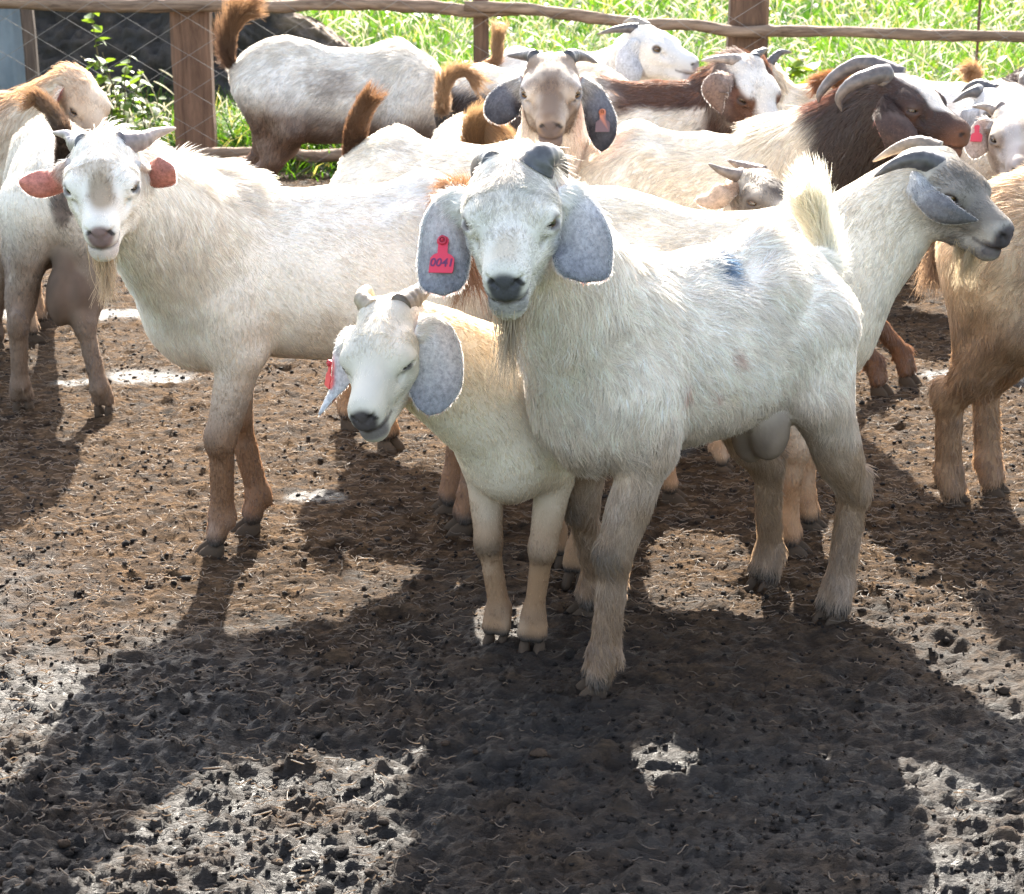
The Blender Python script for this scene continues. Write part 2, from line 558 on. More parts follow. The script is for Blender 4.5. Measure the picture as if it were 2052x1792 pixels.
def mud_height(x, y):
    p = np.stack([x, y, np.zeros_like(x)], 1)
    ps = p * np.array([0.7, 1, 1])
    a = fbm(p, 1.3, 5, 2) * 0.008
    rid = 1 - np.abs(fbm(ps, 13, 31, 3)) * 1.7
    fine = fbm(ps, 42, 37, 3)
    w = wetness(x, y)
    near = sstep(3.8, 2.6, y + 0.4 * fbm(p, 2, 99, 2))
    shade = sstep(-0.25, 0.15, x + 0.15 * fbm(p, 2.2, 91, 2)) * sstep(3.6, 3.0, y)
    h = a + (0.006 + 0.012 * near * (1 - 0.55 * shade)) * (rid - 0.5) + (0.0095 + 0.004 * near * (1 - 0.2 * shade)) * fine
    h = h + (0.003 + 0.007 * near) * np.clip(np.abs(fbm(ps, 85, 61, 2)) * 1.6 - 0.1, 0, 1)
    lump = np.clip(fbm(p, 33, 55, 3) - 0.12, 0, 1)
    lump = np.minimum(lump, 0.28) * (1 + 0.5 * vnoise(p, 90, 41))
    big = sstep(0.05, 0.35, fbm(p, 5.5, 57, 3))
    h = h + (0.016 + 0.028 * near * (0.35 + big) * (1 - 0.80 * shade)) * lump * (1 + 0.6 * vnoise(p, 55, 43))
    flat = np.zeros_like(x)
    for (u, v, rx, ry) in ((310, 752, 0.12, 0.075), (150, 766, 0.05, 0.02)):
        c = G(u, v)
        flat = np.maximum(flat, sstep(1.2, 0.8, np.hypot((x - c[0]) / rx, (y - c[1]) / ry) + 0.4 * fbm(p, 6, 73, 3)))
    h = h * (1 - 0.93 * flat) - 0.006 * flat
    for px_, py_, pr, pd in PITS:
        s = (np.abs(x - px_) < pr * 2.2) & (np.abs(y - py_) < pr * 2.2)
        if s.any():
            d = np.hypot(x[s] - px_, (y[s] - py_) * 1.15) / pr
            h[s] += (-0.012 * np.exp(-(d * 1.3) ** 4) + 0.006 * np.exp(-((d - 1.25) / 0.3) ** 2)) * pd
    return h

ys = [1.5]
while ys[-1] < 9.25: ys.append(ys[-1] + 0.0042 + 0.0020 * max(0, ys[-1] - 2.2))
ys = np.array(ys); nx_ = 500
half = 1.0 + 0.32 * ys
XX = np.linspace(-1, 1, nx_)[None, :] * half[:, None]; YY = np.repeat(ys[:, None], nx_, 1)
XX = XX + rng.normal(0, 0.0006, XX.shape)
xf, yf = XX.ravel(), YY.ravel()
hz = mud_height(xf, yf)
brd = np.ones(XX.shape); brd[:3, :] = 0; brd[-8:, :] = np.linspace(1, 0, 8)[:, None]; brd[:, :2] = 0; brd[:, -2:] = 0
zz = hz * brd.ravel() - 0.07 * (1 - brd.ravel())
ii = np.arange(len(ys) * nx_).reshape(len(ys), nx_)
Fm = np.stack([ii[:-1, :-1], ii[:-1, 1:], ii[1:, 1:], ii[1:, :-1]], -1).reshape(-1, 4)
mud = mesh_obj("pen_floor", np.stack([xf, yf, zz], 1), Fm, M_MUD, None, True)
at = mud.data.attributes.new("wet", 'FLOAT', 'POINT')
at.data.foreach_set("value", (wetness(xf, yf) * np.clip(0.88 - 7 * hz, 0.4, 0.9)).astype(np.float32))
tag(mud, kind='structure')

# clods and droppings
def ico(sub=0):
    bm = bmesh.new(); bmesh.ops.create_icosphere(bm, subdivisions=sub, radius=1)
    v = np.array([q.co[:] for q in bm.verts]); f = np.array([[w.index for w in q.verts] for q in bm.faces]); bm.free()
    return v, f
M_CLOD = mk_attr("clod_soil", 0.8, 0.15)
_nt = M_CLOD.node_tree
_tc = _nt.nodes.new("ShaderNodeTexCoord"); _no = _nt.nodes.new("ShaderNodeTexNoise"); _no.inputs["Scale"].default_value = 160; _no.inputs["Detail"].default_value = 4
_bp = _nt.nodes.new("ShaderNodeBump"); _bp.inputs["Strength"].default_value = 1.0; _bp.inputs["Distance"].default_value = 0.006
_nt.links.new(_tc.outputs["Object"], _no.inputs["Vector"]); _nt.links.new(_no.outputs["Fac"], _bp.inputs["Height"]); _nt.links.new(_bp.outputs[0], _nt.nodes["Principled BSDF"].inputs["Normal"])
def clods(n, sub, ylo, yhi, power, smin, smax, seed, xlim=None):
    r = np.random.default_rng(seed)
    v0, f0 = ico(sub)
    y = ylo + (yhi - ylo) * r.random(n) ** power
    x = (r.random(n) * 2 - 1) * (0.32 + 0.29 * y)
    cl = fbm(np.stack([x, y, 0 * x], 1), 2.2, seed, 3)
    keep = r.random(n) < 0.35 + 1.1 * np.clip(cl + 0.25, 0, 1)
    keep &= ~((x > -0.12) & (y < 3.5) & (r.random(n) < (0.85 if sub else 0.35)))
    x, y = x[keep], y[keep]; n = len(x)
    s = smin + (smax - smin) * r.random(n) ** 2.6
    z = mud_height(x, y) + s * 0.12
    sc = s[:, None] * np.stack([r.uniform(0.75, 1.35, n), r.uniform(0.75, 1.2, n), r.uniform(0.5, 0.95, n)], 1)
    an = r.uniform(0, 6.28, n)
    nzz = np.stack([0.55 * fbm(v0 + 7.3 * q, 1.9, seed + q, 3) - 0.25 * np.abs(vnoise(v0 + 3.1 * q, 3.4, seed + q)) for q in range(40)])
    V = np.repeat(v0[None], n, 0) * (1 + nzz[r.integers(0, 40, n)][..., None] + r.normal(0, 0.05 if sub > 1 else 0.13, (n, len(v0), 1)))
    V = V * sc[:, None, :]
    V = np.stack([V[..., 0] * np.cos(an)[:, None] - V[..., 1] * np.sin(an)[:, None], V[..., 0] * np.sin(an)[:, None] + V[..., 1] * np.cos(an)[:, None], V[..., 2]], -1)
    V = V + np.stack([x, y, z], 1)[:, None, :]
    F = (f0[None] + (np.arange(n) * len(v0))[:, None, None]).reshape(-1, 3)
    g = r.random(n)[:, None]
    c = lerp(np.array([0.008, 0.0063, 0.0053])[None].repeat(n, 0), np.array([0.040, 0.0255, 0.016])[None], g[:, 0] ** 2.5)
    return V.reshape(-1, 3), F, np.repeat(c, len(v0), 0)
parts = [clods(36000, 0, 2.0, 8.8, 1.5, 0.0022, 0.0065, 201), clods(3900, 1, 1.9, 6.0, 1.3, 0.0045, 0.0105, 202), clods(420, 2, 1.95, 3.4, 1.0, 0.008, 0.016, 203)]
o_ = 0; Vs, Fs, Cs = [], [], []
for v, f, c in parts:
    Vs.append(v); Fs.append(f + o_); Cs.append(c); o_ += len(v)
tag(mesh_obj("mud_clods", np.vstack(Vs), np.vstack(Fs), M_CLOD, None, True, np.vstack(Cs)), kind='stuff')

# trampled straw fibres
n = 36000
r = np.random.default_rng(77)
y = 2.0 + 6.9 * r.random(n) ** 1.25; x = (r.random(n) * 2 - 1) * (0.32 + 0.29 * y)
kp = r.random(n) < np.where((x > -0.1) & (y < 3.4), 0.12, 1.0) * (1 - 0.75 * wetness(x, y))
x, y = x[kp], y[kp]; n = len(x)
an = r.normal(0, 0.75, n) ; ln = r.uniform(0.008, 0.034, n); cv = r.normal(0, 0.28, n)
z0 = mud_height(x, y)
P_ = []
for t in np.linspace(-0.5, 0.5, 4):
    P_.append(np.stack([x + np.cos(an + cv * t) * ln * t, y + np.sin(an + cv * t) * ln * t, z0 + 0.004 + 0.006 * (r.random(n) - 0.3) + 0.003 * abs(t)], 1))
col = lerp(np.array([0.16, 0.106, 0.062])[None].repeat(n, 0), np.array([0.055, 0.036, 0.022])[None], r.random(n))
M_STRAW = mk_attr("straw", 0.6, 0.4)
tag(hair_obj("straw_litter", np.stack(P_, 1), np.full((n, 4), 0.0009) * r.uniform(0.6, 1.3, (n, 1)), M_FUR, None, col), kind='stuff')

# ------------------------------------------------------------------ manure heap behind the fence
def mk_heap():
    m, nt, N, L, b = new_mat("heap_soil")
    tc = N.new("ShaderNodeTexCoord")
    no = N.new("ShaderNodeTexNoise"); no.inputs["Scale"].default_value = 14; no.inputs["Detail"].default_value = 8; no.inputs["Roughness"].default_value = 0.7
    L.new(tc.outputs["Object"], no.inputs["Vector"])
    a = attr_node(nt)
    mr = N.new("ShaderNodeMapRange"); mr.inputs[1].default_value = 0.3; mr.inputs[2].default_value = 0.7; mr.inputs[3].default_value = 0.6; mr.inputs[4].default_value = 1.4
    L.new(no.outputs["Fac"], mr.inputs[0])
    vm = N.new("ShaderNodeVectorMath"); vm.operation = 'SCALE'
    L.new(a.outputs["Color"], vm.inputs[0]); L.new(mr.outputs[0], vm.inputs["Scale"]); L.new(vm.outputs[0], b.inputs["Base Color"])
    b.inputs["Roughness"].default_value = 0.9
    bp = N.new("ShaderNodeBump"); bp.inputs["Strength"].default_value = 0.8; bp.inputs["Distance"].default_value = 0.03
    L.new(no.outputs["Fac"], bp.inputs["Height"]); L.new(bp.outputs[0], b.inputs["Normal"])
    return m
nu, nv = 260, 110
us = np.linspace(-5.2, -0.55, nu); vs_ = np.linspace(0, 1, nv)
ridge = np.interp(us, [-5.2, -4.8, -1.9, -1.6, -1.38, -1.155, -1.07, -0.8, -0.6], [0, 1.0, 1.05, 0.80, 0.57, 0.45, 0.38, 0.14, 0])
V = []
for j, t in enumerate(vs_):
    if t < 0.5: q = t / 0.5; yy = 11.35 + 0.45 * q; zz_ = q ** 0.9
    else: q = (t - 0.5) / 0.5; yy = 11.80 + 1.9 * q; zz_ = math.cos(q * math.pi / 2) ** 1.2 if q < 1 else 0
    V.append(np.stack([us, np.full(nu, yy), ridge * zz_ - 0.05], 1))
V = np.array(V).reshape(-1, 3)
nz = fbm(V, 4, 3, 4); n2_ = fbm(V, 17, 9, 3)
V[:, 1] -= 0.13 * nz + 0.05 * n2_ + 0.03 * fbm(V, 45, 19, 2); V[:, 2] += (0.08 * nz + 0.05 * n2_) * sstep(0.0, 0.3, V[:, 2])
ii = np.arange(nu * nv).reshape(nv, nu)
Fh = np.stack([ii[:-1, :-1], ii[:-1, 1:], ii[1:, 1:], ii[1:, :-1]], -1).reshape(-1, 4)
tt = np.repeat(vs_, nu)
hc = lerp(np.array([0.022, 0.020, 0.018])[None].repeat(len(V), 0), np.array([0.050, 0.038, 0.028])[None], np.clip(0.4 + n2_, 0, 1))
hc = lerp(hc, np.array([0.14, 0.10, 0.065])[None], sstep(0.36, 0.50, tt + 0.10 * n2_ + 0.05 * nz))
heap = mesh_obj("manure_heap", V, Fh, mk_heap(), None, True, hc)
tag(heap, "dark heap of manure and soil behind the wire fence on the left", "heap")

# ------------------------------------------------------------------ timber shed edge with grey iron sheets
def mk_wood(name, c0, c1, scale=(18, 18, 2.0), rough=0.85):
    m, nt, N, L, b = new_mat(name)
    tc = N.new("ShaderNodeTexCoord")
    mp = N.new("ShaderNodeMapping"); mp.inputs["Scale"].default_value = scale
    L.new(tc.outputs["Object"], mp.inputs["Vector"])
    no = N.new("ShaderNodeTexNoise"); no.inputs["Scale"].default_value = 1.6; no.inputs["Detail"].default_value = 8; no.inputs["Roughness"].default_value = 0.65; no.inputs["Distortion"].default_value = 0.6
    L.new(mp.outputs[0], no.inputs["Vector"])
    rp = N.new("ShaderNodeValToRGB"); rp.color_ramp.elements[0].position = 0.32; rp.color_ramp.elements[1].position = 0.68
    rp.color_ramp.elements[0].color = (*c0, 1); rp.color_ramp.elements[1].color = (*c1, 1)
    L.new(no.outputs["Fac"], rp.inputs["Fac"]); L.new(rp.outputs["Color"], b.inputs["Base Color"])
    b.inputs["Roughness"].default_value = rough; b.inputs["Specular IOR Level"].default_value = 0.25
    bp = N.new("ShaderNodeBump"); bp.inputs["Strength"].default_value = 0.6; bp.inputs["Distance"].default_value = 0.01
    L.new(no.outputs["Fac"], bp.inputs["Height"]); L.new(bp.outputs[0], b.inputs["Normal"])
    return m
M_POST = mk_wood("sawn_post_wood", (0.085, 0.046, 0.028), (0.20, 0.115, 0.072))
M_POST2 = mk_wood("dark_post_wood", (0.042, 0.024, 0.016), (0.16, 0.095, 0.06))
M_RAIL = mk_wood("pole_wood", (0.07, 0.043, 0.028), (0.30, 0.21, 0.145), (3.0, 26, 26))
M_SHED = mk_wood("weathered_timber", (0.05, 0.035, 0.028), (0.15, 0.11, 0.085))
M_SHEET = mk_wood("grey_iron_sheet", (0.16, 0.20, 0.23), (0.26, 0.31, 0.34), (4, 4, 2), 0.5)

def timber(name, parent, c, w, d, h0, h1, mat, seed, lean=0.0, nseg=14, rough=0.006):
    """squared timber, worn edges and uneven faces"""
    prof = []
    bev = min(w, d) * 0.16
    for sx, sy in ((1, 1), (-1, 1), (-1, -1), (1, -1)):
        a, b = sx * w / 2, sy * d / 2
        prof += [(a, b - sy * bev), (a - sx * bev, b)] if sx * sy > 0 else [(a - sx * bev, b), (a, b - sy * bev)]
    k = len(prof)
    vs, fs = [], []
    for i in range(nseg + 1):
        z = h0 + (h1 - h0) * i / nseg
        for x, y in prof: vs.append((c[0] + x + lean * (z - h0), c[1] + y, z))
    vs = np.array(vs)
    vs[:, 0] += rough * fbm(vs, 5, seed, 3); vs[:, 1] += rough * fbm(vs, 5, seed + 5, 3)
    for i in range(nseg):
        for j in range(k):
            l = (j + 1) % k
            fs.append((i * k + j, i * k + l, (i + 1) * k + l, (i + 1) * k + j))
    fs.append(tuple(nseg * k + j for j in range(k))); fs.append(tuple(reversed(range(k))))
    return mesh_obj(name, vs, fs, mat, parent, False)

shed = tag(empty("iron_shed", (-2.70, 9.45, 0)), "grey iron sheet shed wall between rough timbers at the far left edge", "shed")
for i, (x0, x1, tl) in enumerate(((-0.62, -0.20, 0.0), (-0.06, 0.33, 0.0), (0.30, 0.47, 0.0))):
    if i == 2:
        timber("timber_upright", shed, (0.345, 0.02), 0.06, 0.06, -0.06, 1.5, M_SHED, 31, -0.02); continue
    vs, fs = [], []
    nxs = 24
    for k in range(nxs + 1):
        x = x0 + (x1 - x0) * k / nxs
        for z in (-0.05, 0.5, 1.0, 1.6): vs.append((x + tl * z, 0.09 + 0.009 * math.sin(k / nxs * 2 * math.pi * 5), z))
    for k in range(nxs):
        for j in range(3): fs.append((k * 4 + j, (k + 1) * 4 + j, (k + 1) * 4 + j + 1, k * 4 + j + 1))
    so = mesh_obj("iron_sheet", vs, fs, M_SHEET, shed)
    so.modifiers.new("thick", 'SOLIDIFY').thickness = 0.002
timber("timber_upright", shed, (-0.17, 0.0), 0.12, 0.08, -0.06, 1.5, M_SHED, 33, 0.09)
timber("timber_upright", shed, (-0.72, 0.0), 0.12, 0.08, -0.06, 1.5, M_SHED, 35, 0.0)
hb = timber("timber_beam", shed, (0.0, 0.0), 0.10, 0.08, -0.75, 0.50, M_SHED, 37)
hb.rotation_euler = (0, math.pi / 2, 0); hb.location = (0, -0.085, 0.93)

# ------------------------------------------------------------------ fence: posts, pole rails, chain link
fence = tag(empty("wire_fence", (0, 8.9, 0)), "wooden post and pole fence with chain link wire behind the goats", "fence")
def dpx(u, Y): return P3(u, 300, Y)[0]
for u, w, d, top, mt, sd, ln_ in ((395, 0.182, 0.12, 1.5, M_POST, 41, 0.0), (1490, 0.180, 0.12, 1.5, M_POST2, 43, 0.0), (-560, 0.17, 0.12, 1.5, M_POST, 45, 0.01), (2580, 0.18, 0.12, 1.5, M_POST2, 47, -0.01)):
    timber("fence_post", fence, (dpx(u, 8.9) * 1.0, 0.0), w, d, -0.15, top, mt, sd, ln_, 22, 0.012)
timber("thin_post", fence, (dpx(965, 8.9), 0.0), 0.072, 0.06, -0.1, 1.35, M_POST2, 49, 0.0, 18, 0.006)
timber("thin_post", fence, (dpx(1946, 8.9), 0.03), 0.012, 0.012, -0.1, 1.1, M_POST2, 51, 0.0, 18, 0.006)
def pole(name, pts, r0, r1, seed):
    C = catmull(pts, 90)
    t = np.linspace(0, 1, 90)
    R = (r0 + (r1 - r0) * t) * (1 + 0.10 * vnoise(np.stack([t * 22, 0 * t, 0 * t], 1), 1, seed) + 0.12 * np.clip(vnoise(np.stack([t * 60, 0 * t, 0 * t], 1), 1, seed + 4) - 0.55, 0, 1) * 3)
    C = C + np.stack([0 * t, 0.01 * vnoise(np.stack([t * 9, 0 * t, 0 * t], 1), 1, seed + 1), 0.013 * vnoise(np.stack([t * 12, 0 * t, 0 * t], 1), 1, seed + 2)], 1)
    v, f = tube(C, R, 14)
    v = v + np.stack([0 * v[:, 0], vnoise(v, 26, seed), vnoise(v, 26, seed + 9)], 1) * 0.0050
    return mesh_obj(name, v, f, M_RAIL, fence)
def fl(u, v, Y): return P3(u, v, Y) - np.array([0, 8.9, 0])
pole("pole_rail", [fl(-700, -2, 8.80), fl(0, 4, 8.80), fl(420, 9, 8.79), fl(760, 14, 8.80), fl(1040, 22, 8.81)], 0.036, 0.027, 61)
pole("pole_rail", [fl(930, 14, 8.775), fl(1130, 27, 8.79), fl(1300, 44, 8.80), fl(1480, 58, 8.79), fl(1700, 66, 8.80), fl(2052, 78, 8.80), fl(2600, 98, 8.8)], 0.026, 0.027, 67)
pole("pole_rail", [fl(-600, 306, 8.80), fl(380, 306, 8.80), fl(560, 308, 8.80), fl(700, 312, 8.80), fl(1000, 316, 8.81), fl(1500, 320, 8.8), fl(2600, 320, 8.8)], 0.026, 0.030, 71)
# chain link: bent wires, joined (each one is thinner than a pixel)
VV, FF, o_ = [], [], 0
dw, dh = 0.137, 0.165
for i in range(62):
    x0 = -4.0 + i * dw
    zs = np.arange(-0.02, 1.28, dh / 2)
    pts = np.array([(x0 + (dw / 2 - 0.001) * (1 if (k + i) % 2 else -1), -0.165 + 0.002 * (1 if k % 2 else -1), z) for k, z in enumerate(zs)])
    pts += np.stack([0.006 * vnoise(pts, 3, 5), 0.02 * vnoise(pts, 1.2, 6), 0.006 * vnoise(pts, 3, 7)], 1)
    v, f = tube(pts, np.full(len(pts), 0.0023), 5)
    VV.append(v); FF += [tuple(q + o_ for q in g) for g in f]; o_ += len(v)
mw, nt_, N_, L_, b_ = new_mat("galvanised_wire")
b_.inputs["Base Color"].default_value = (0.20, 0.18, 0.165, 1); b_.inputs["Metallic"].default_value = 0.5; b_.inputs["Roughness"].default_value = 0.5
mesh_obj("chain_link", np.vstack(VV), FF, mw, fence)

# ------------------------------------------------------------------ meadow grass
def mk_leaf(name, tr=0.45):
    m, nt, N, L, b = new_mat(name)
    out = N["Material Output"]
    a = attr_node(nt)
    L.new(a.outputs["Color"], b.inputs["Base Color"])
    b.inputs["Roughness"].default_value = 0.45; b.inputs["Specular IOR Level"].default_value = 0.35
    t = N.new("ShaderNodeBsdfTranslucent")
    vm = N.new("ShaderNodeVectorMath"); vm.operation = 'MULTIPLY'; vm.inputs[1].default_value = (1.5, 1.5, 0.55)
    L.new(a.outputs["Color"], vm.inputs[0]); L.new(vm.outputs[0], t.inputs["Color"])
    mx = N.new("ShaderNodeMixShader"); mx.inputs[0].default_value = tr
    L.new(b.outputs[0], mx.inputs[1]); L.new(t.outputs[0], mx.inputs[2]); L.new(mx.outputs[0], out.inputs["Surface"])
    return m
M_GRASS = mk_leaf("grass_blade", 0.58)
M_LEAF = mk_leaf("weed_leaf", 0.45)
def blades(x, y, h, w, r, lean=0.5):
    n = len(x)
    an = r.uniform(0, 2 * math.pi, n); fa = r.uniform(0, 2 * math.pi, n)
    ln = h * lean * r.random(n) ** 0.7
    out = []
    for t, wd in ((0, 0.8), (0.35, 1.0), (0.7, 0.75), (1.0, 0.05)):
        cx = x + np.cos(an) * ln * t ** 2; cy = y + np.sin(an) * ln * t ** 2
        cz = h * (t - 0.22 * (ln / h) * t ** 3) - 0.06
        for sgn in (1, -1):
            out.append(np.stack([cx + sgn * np.cos(fa) * w * wd, cy + sgn * np.sin(fa) * w * wd, cz], 1))
    V = np.stack(out, 1)
    f0 = np.array([[0, 1, 3, 2], [2, 3, 5, 4], [4, 5, 7, 6]])
    F = (f0[None] + (np.arange(n) * 8)[:, None, None]).reshape(-1, 4)
    return V.reshape(-1, 3), F
r = np.random.default_rng(5)
xs_, ys_, hs_, ws_, cs_ = [], [], [], [], []
def scatter(n, ylo, yhi, xw, hm, wm, xlo=None, xhi=None, tone=1.0):
    y = r.uniform(ylo, yhi, n); x = (r.random(n) * 2 - 1) * (0.31 * y + xw) if xlo is None else r.uniform(xlo, xhi, n)
    k = fbm(np.stack([x, y, 0 * x], 1), 0.9, 3, 3)
    h = hm * (0.45 + 0.85 * r.random(n) ** 1.5) * (1 + 0.7 * k)
    c = lerp(np.array([0.013, 0.048, 0.008])[None].repeat(n, 0), np.array([0.058, 0.122, 0.016])[None], np.clip(0.5 + 0.9 * k + r.normal(0, 0.25, n), 0, 1))  # green varies by clump; low gaps coloured darker as painted shade between clumps
    dry = r.random(n) < 0.13
    c[dry] = np.array([0.20, 0.18, 0.105])
    xs_.append(x); ys_.append(y); hs_.append(h); ws_.append(wm * (0.6 + 0.8 * r.random(n))); cs_.append(c * tone)
scatter(19000, 9.05, 12.0, 0.5, 0.19, 0.0032)
scatter(23000, 12.0, 16.5, 0.6, 0.22, 0.0046)
scatter(18000, 16.5, 25.0, 0.8, 0.30, 0.0090)
scatter(4200, 9.02, 9.50, 0, 0.30, 0.0045, -2.3, -0.5)
scatter(700, 8.62, 9.0, 0, 0.13, 0.004, -1.4, 0.0)
scatter(1500, 8.7, 9.05, 0, 0.16, 0.004, -3.2, 3.2)
x, y, h, w, c = map(np.concatenate, (xs_, ys_, hs_, ws_, cs_))
kp = ~((x < -0.75) & (y > 11.25) & (y < 13.4) & (r.random(len(x)) < 0.97))
x, y, h, w, c = x[kp], y[kp], h[kp], w[kp], c[kp]
V, F = blades(x, y, h, w, r, 1.25)
tag(mesh_obj("grass", V, F, M_GRASS, None, True, np.repeat(c, 8, 0)), kind='stuff')
# pale seed stalks
n = 2600
y = 9.1 + 12 * r.random(n) ** 1.4; x = (r.random(n) * 2 - 1) * (0.30 * y + 0.4)
kp = ~((x < -0.6) & (y > 10.5) & (y < 13.4)); x, y = x[kp], y[kp]; n = len(x)
hh = r.uniform(0.2, 0.42, n); an = r.uniform(0, 6.28, n); lean = r.uniform(0.05, 0.25, n)
P_ = np.stack([np.stack([x + np.cos(an) * lean * t ** 2, y + np.sin(an) * lean * t ** 2, hh * t - 0.05 - 0.06 * t ** 4], 1) for t in (0, 0.3, 0.6, 0.8, 0.92, 1.0)], 1)
RR = np.array([0.0012, 0.0011, 0.001, 0.003, 0.0035, 0.001])[None] * (0.8 + 0.4 * r.random(n))[:, None] * (y / 10)[:, None]
tag(hair_obj("seed_stalks", P_, RR, M_FUR, None, np.array([0.36, 0.33, 0.22])[None] * (0.7 + 0.5 * r.random((n, 1)))), kind='stuff')

# ------------------------------------------------------------------ leafy weeds
def leaf_mesh(L_, W_):
    vs, fs = [], []
    for i in range(6):
        t = i / 5
        w = W_ * math.sin(math.pi * min(1, t * 0.93 + 0.07)) ** 0.8 * (1 - 0.25 * t)
        for j, sx in enumerate((-1, 0, 1)): vs.append((sx * w, L_ * t, -0.18 * L_ * t * t + (0.18 * w if sx else 0)))
    for i in range(5):
        for j in range(2): fs.append((i * 3 + j, i * 3 + j + 1, i * 3 + j + 4, i * 3 + j + 3))
    return np.array(vs), fs
def weed(label, base, stems, nl, size, col, seed, spread=0.5):
    r = np.random.default_rng(seed)
    root = tag(empty("leafy_weed", base), label, "weed")
    mesh = None
    for pts in stems:
        C = catmull([np.array(p) - np.array(base) for p in pts], 30)
        v, f = tube(C, np.linspace(0.005, 0.0018, 30), 6)
        mesh_obj("stem", v, f, M_LEAF, root, True, np.repeat(np.array([[0.12, 0.10, 0.05]]), len(v), 0))
        for k in range(nl):
            i = int(4 + 25 * (k + r.random()) / nl)
            i = min(i, 29)
            if mesh is None:
                lv, lf = leaf_mesh(size, size * 0.36)
                o = mesh_obj("leaf", lv, lf, M_LEAF, root, True, np.repeat(np.array([col]), len(lv), 0))
                mesh = o.data
            else:
                o = bpy.data.objects.new("leaf", mesh); COL.objects.link(o); o.parent = root
            o.location = Vector(C[i] + r.normal(0, 0.006, 3))
            o.rotation_euler = (r.uniform(-0.5, 0.7), r.uniform(-0.6, 0.6), r.uniform(0, 6.28))
            s_ = r.uniform(0.6, 1.3); o.scale = (s_, s_, s_)
    return root
Yw = 9.25
Q = lambda u, v, dy=0: P3(u, v, Yw + dy)
b0 = G(235, 312); b0 = np.array([P3(235, 320, Yw)[0], Yw, -0.03])
weed("tall leafy weed with round bright leaves climbing the wire in front of the dark heap", b0,
     [[b0, Q(225, 230), Q(200, 130), Q(188, 60), Q(184, 22)], [b0, Q(240, 220), Q(215, 150), Q(160, 112)], [b0, Q(250, 210), Q(250, 150), Q(262, 112)],
      [b0, Q(235, 230, 0.05), Q(225, 170, 0.05), Q(205, 105, 0.05)], [b0, Q(262, 220, 0.05), Q(275, 180, 0.05), Q(285, 140, 0.05)]], 17, 0.072, (0.10, 0.155, 0.028), 91)
for k_, (u0, nst, sd_) in enumerate(((300, 5, 95), (130, 4, 97))):
    b2 = np.array([P3(u0, 320, Yw)[0], Yw + 0.1, -0.03]); rr_ = np.random.default_rng(sd_)
    st = []
    for q in range(nst):
        dx = rr_.uniform(-34, 34); top = rr_.uniform(150, 215)
        st.append([b2, Q(u0 + dx * 0.4, 260, 0.1), Q(u0 + dx, top, 0.1)])
    weed(("bushy low weed between the timber post and the tall weed", "small bright weed at the foot of the iron sheet wall")[k_], b2, st, 9, 0.062, (0.085, 0.14, 0.028), sd_)
# broad leaves among the meadow grass
rL = np.random.default_rng(19)
nL = 3600
yL = 9.1 + 13 * rL.random(nL) ** 1.4; xL = (rL.random(nL) * 2 - 1) * (0.30 * yL + 0.4)
kL = (fbm(np.stack([xL, yL, 0 * xL], 1), 1.1, 23, 3) > 0.02) & ~((xL < -0.6) & (yL > 10.8) & (yL < 13.4))
xL, yL = xL[kL], yL[kL]; nL = len(xL)
lv_, lf_ = leaf_mesh(1.0, 0.36)
lf_ = np.array(lf_)
sL = rL.uniform(0.035, 0.085, nL); a1 = rL.uniform(0, 6.28, nL); a2 = rL.uniform(-0.3, 0.9, nL)
X_ = np.repeat(lv_[None], nL, 0) * sL[:, None, None]
yy_ = X_[..., 1] * np.cos(a2)[:, None] - X_[..., 2] * np.sin(a2)[:, None]; zz_2 = X_[..., 1] * np.sin(a2)[:, None] + X_[..., 2] * np.cos(a2)[:, None]
VL = np.stack([X_[..., 0] * np.cos(a1)[:, None] - yy_ * np.sin(a1)[:, None] + xL[:, None], X_[..., 0] * np.sin(a1)[:, None] + yy_ * np.cos(a1)[:, None] + yL[:, None], zz_2 + rL.uniform(0.02, 0.20, nL)[:, None]], -1)
FL = (lf_[None] + (np.arange(nL) * len(lv_))[:, None, None]).reshape(-1, 4)
cL = lerp(np.array([0.05, 0.10, 0.02])[None].repeat(nL, 0), np.array([0.12, 0.16, 0.03])[None], rL.random(nL))
tag(mesh_obj("meadow_weeds", VL.reshape(-1, 3), FL, M_LEAF, None, True, np.repeat(cL, len(lv_), 0)), kind='stuff')
Yw = 9.45
b1 = np.array([P3(1560, 210, Yw)[0], Yw, -0.03])
weed("low broad leaved weed with yellow green leaves beside the dark right hand post", b1,
     [[b1, Q(1560, 170), Q(1548, 110)], [b1, Q(1580, 170), Q(1600, 120)], [b1, Q(1570, 165), Q(1640, 140)], [b1, Q(1600, 180), Q(1680, 150)], [b1, Q(1590, 160), Q(1625, 95)]], 9, 0.085, (0.13, 0.19, 0.02), 93)

# ------------------------------------------------------------------ the goat
WHITE = np.array([0.75, 0.71, 0.64]); CREAM = np.array([0.66, 0.55, 0.40]); TAN = np.array([0.40, 0.26, 0.155])
DIRT = np.array([0.27, 0.165, 0.095]); DARK = np.array([0.045, 0.032, 0.026]); BROWN = np.array([0.085, 0.036, 0.02])
GINGER = np.array([0.30, 0.15, 0.07]); SLATE = np.array([0.105, 0.115, 0.145]); PALE = np.array([0.36, 0.38, 0.42])
PINK = np.array([0.45, 0.13, 0.095])

class Goat:
    pass

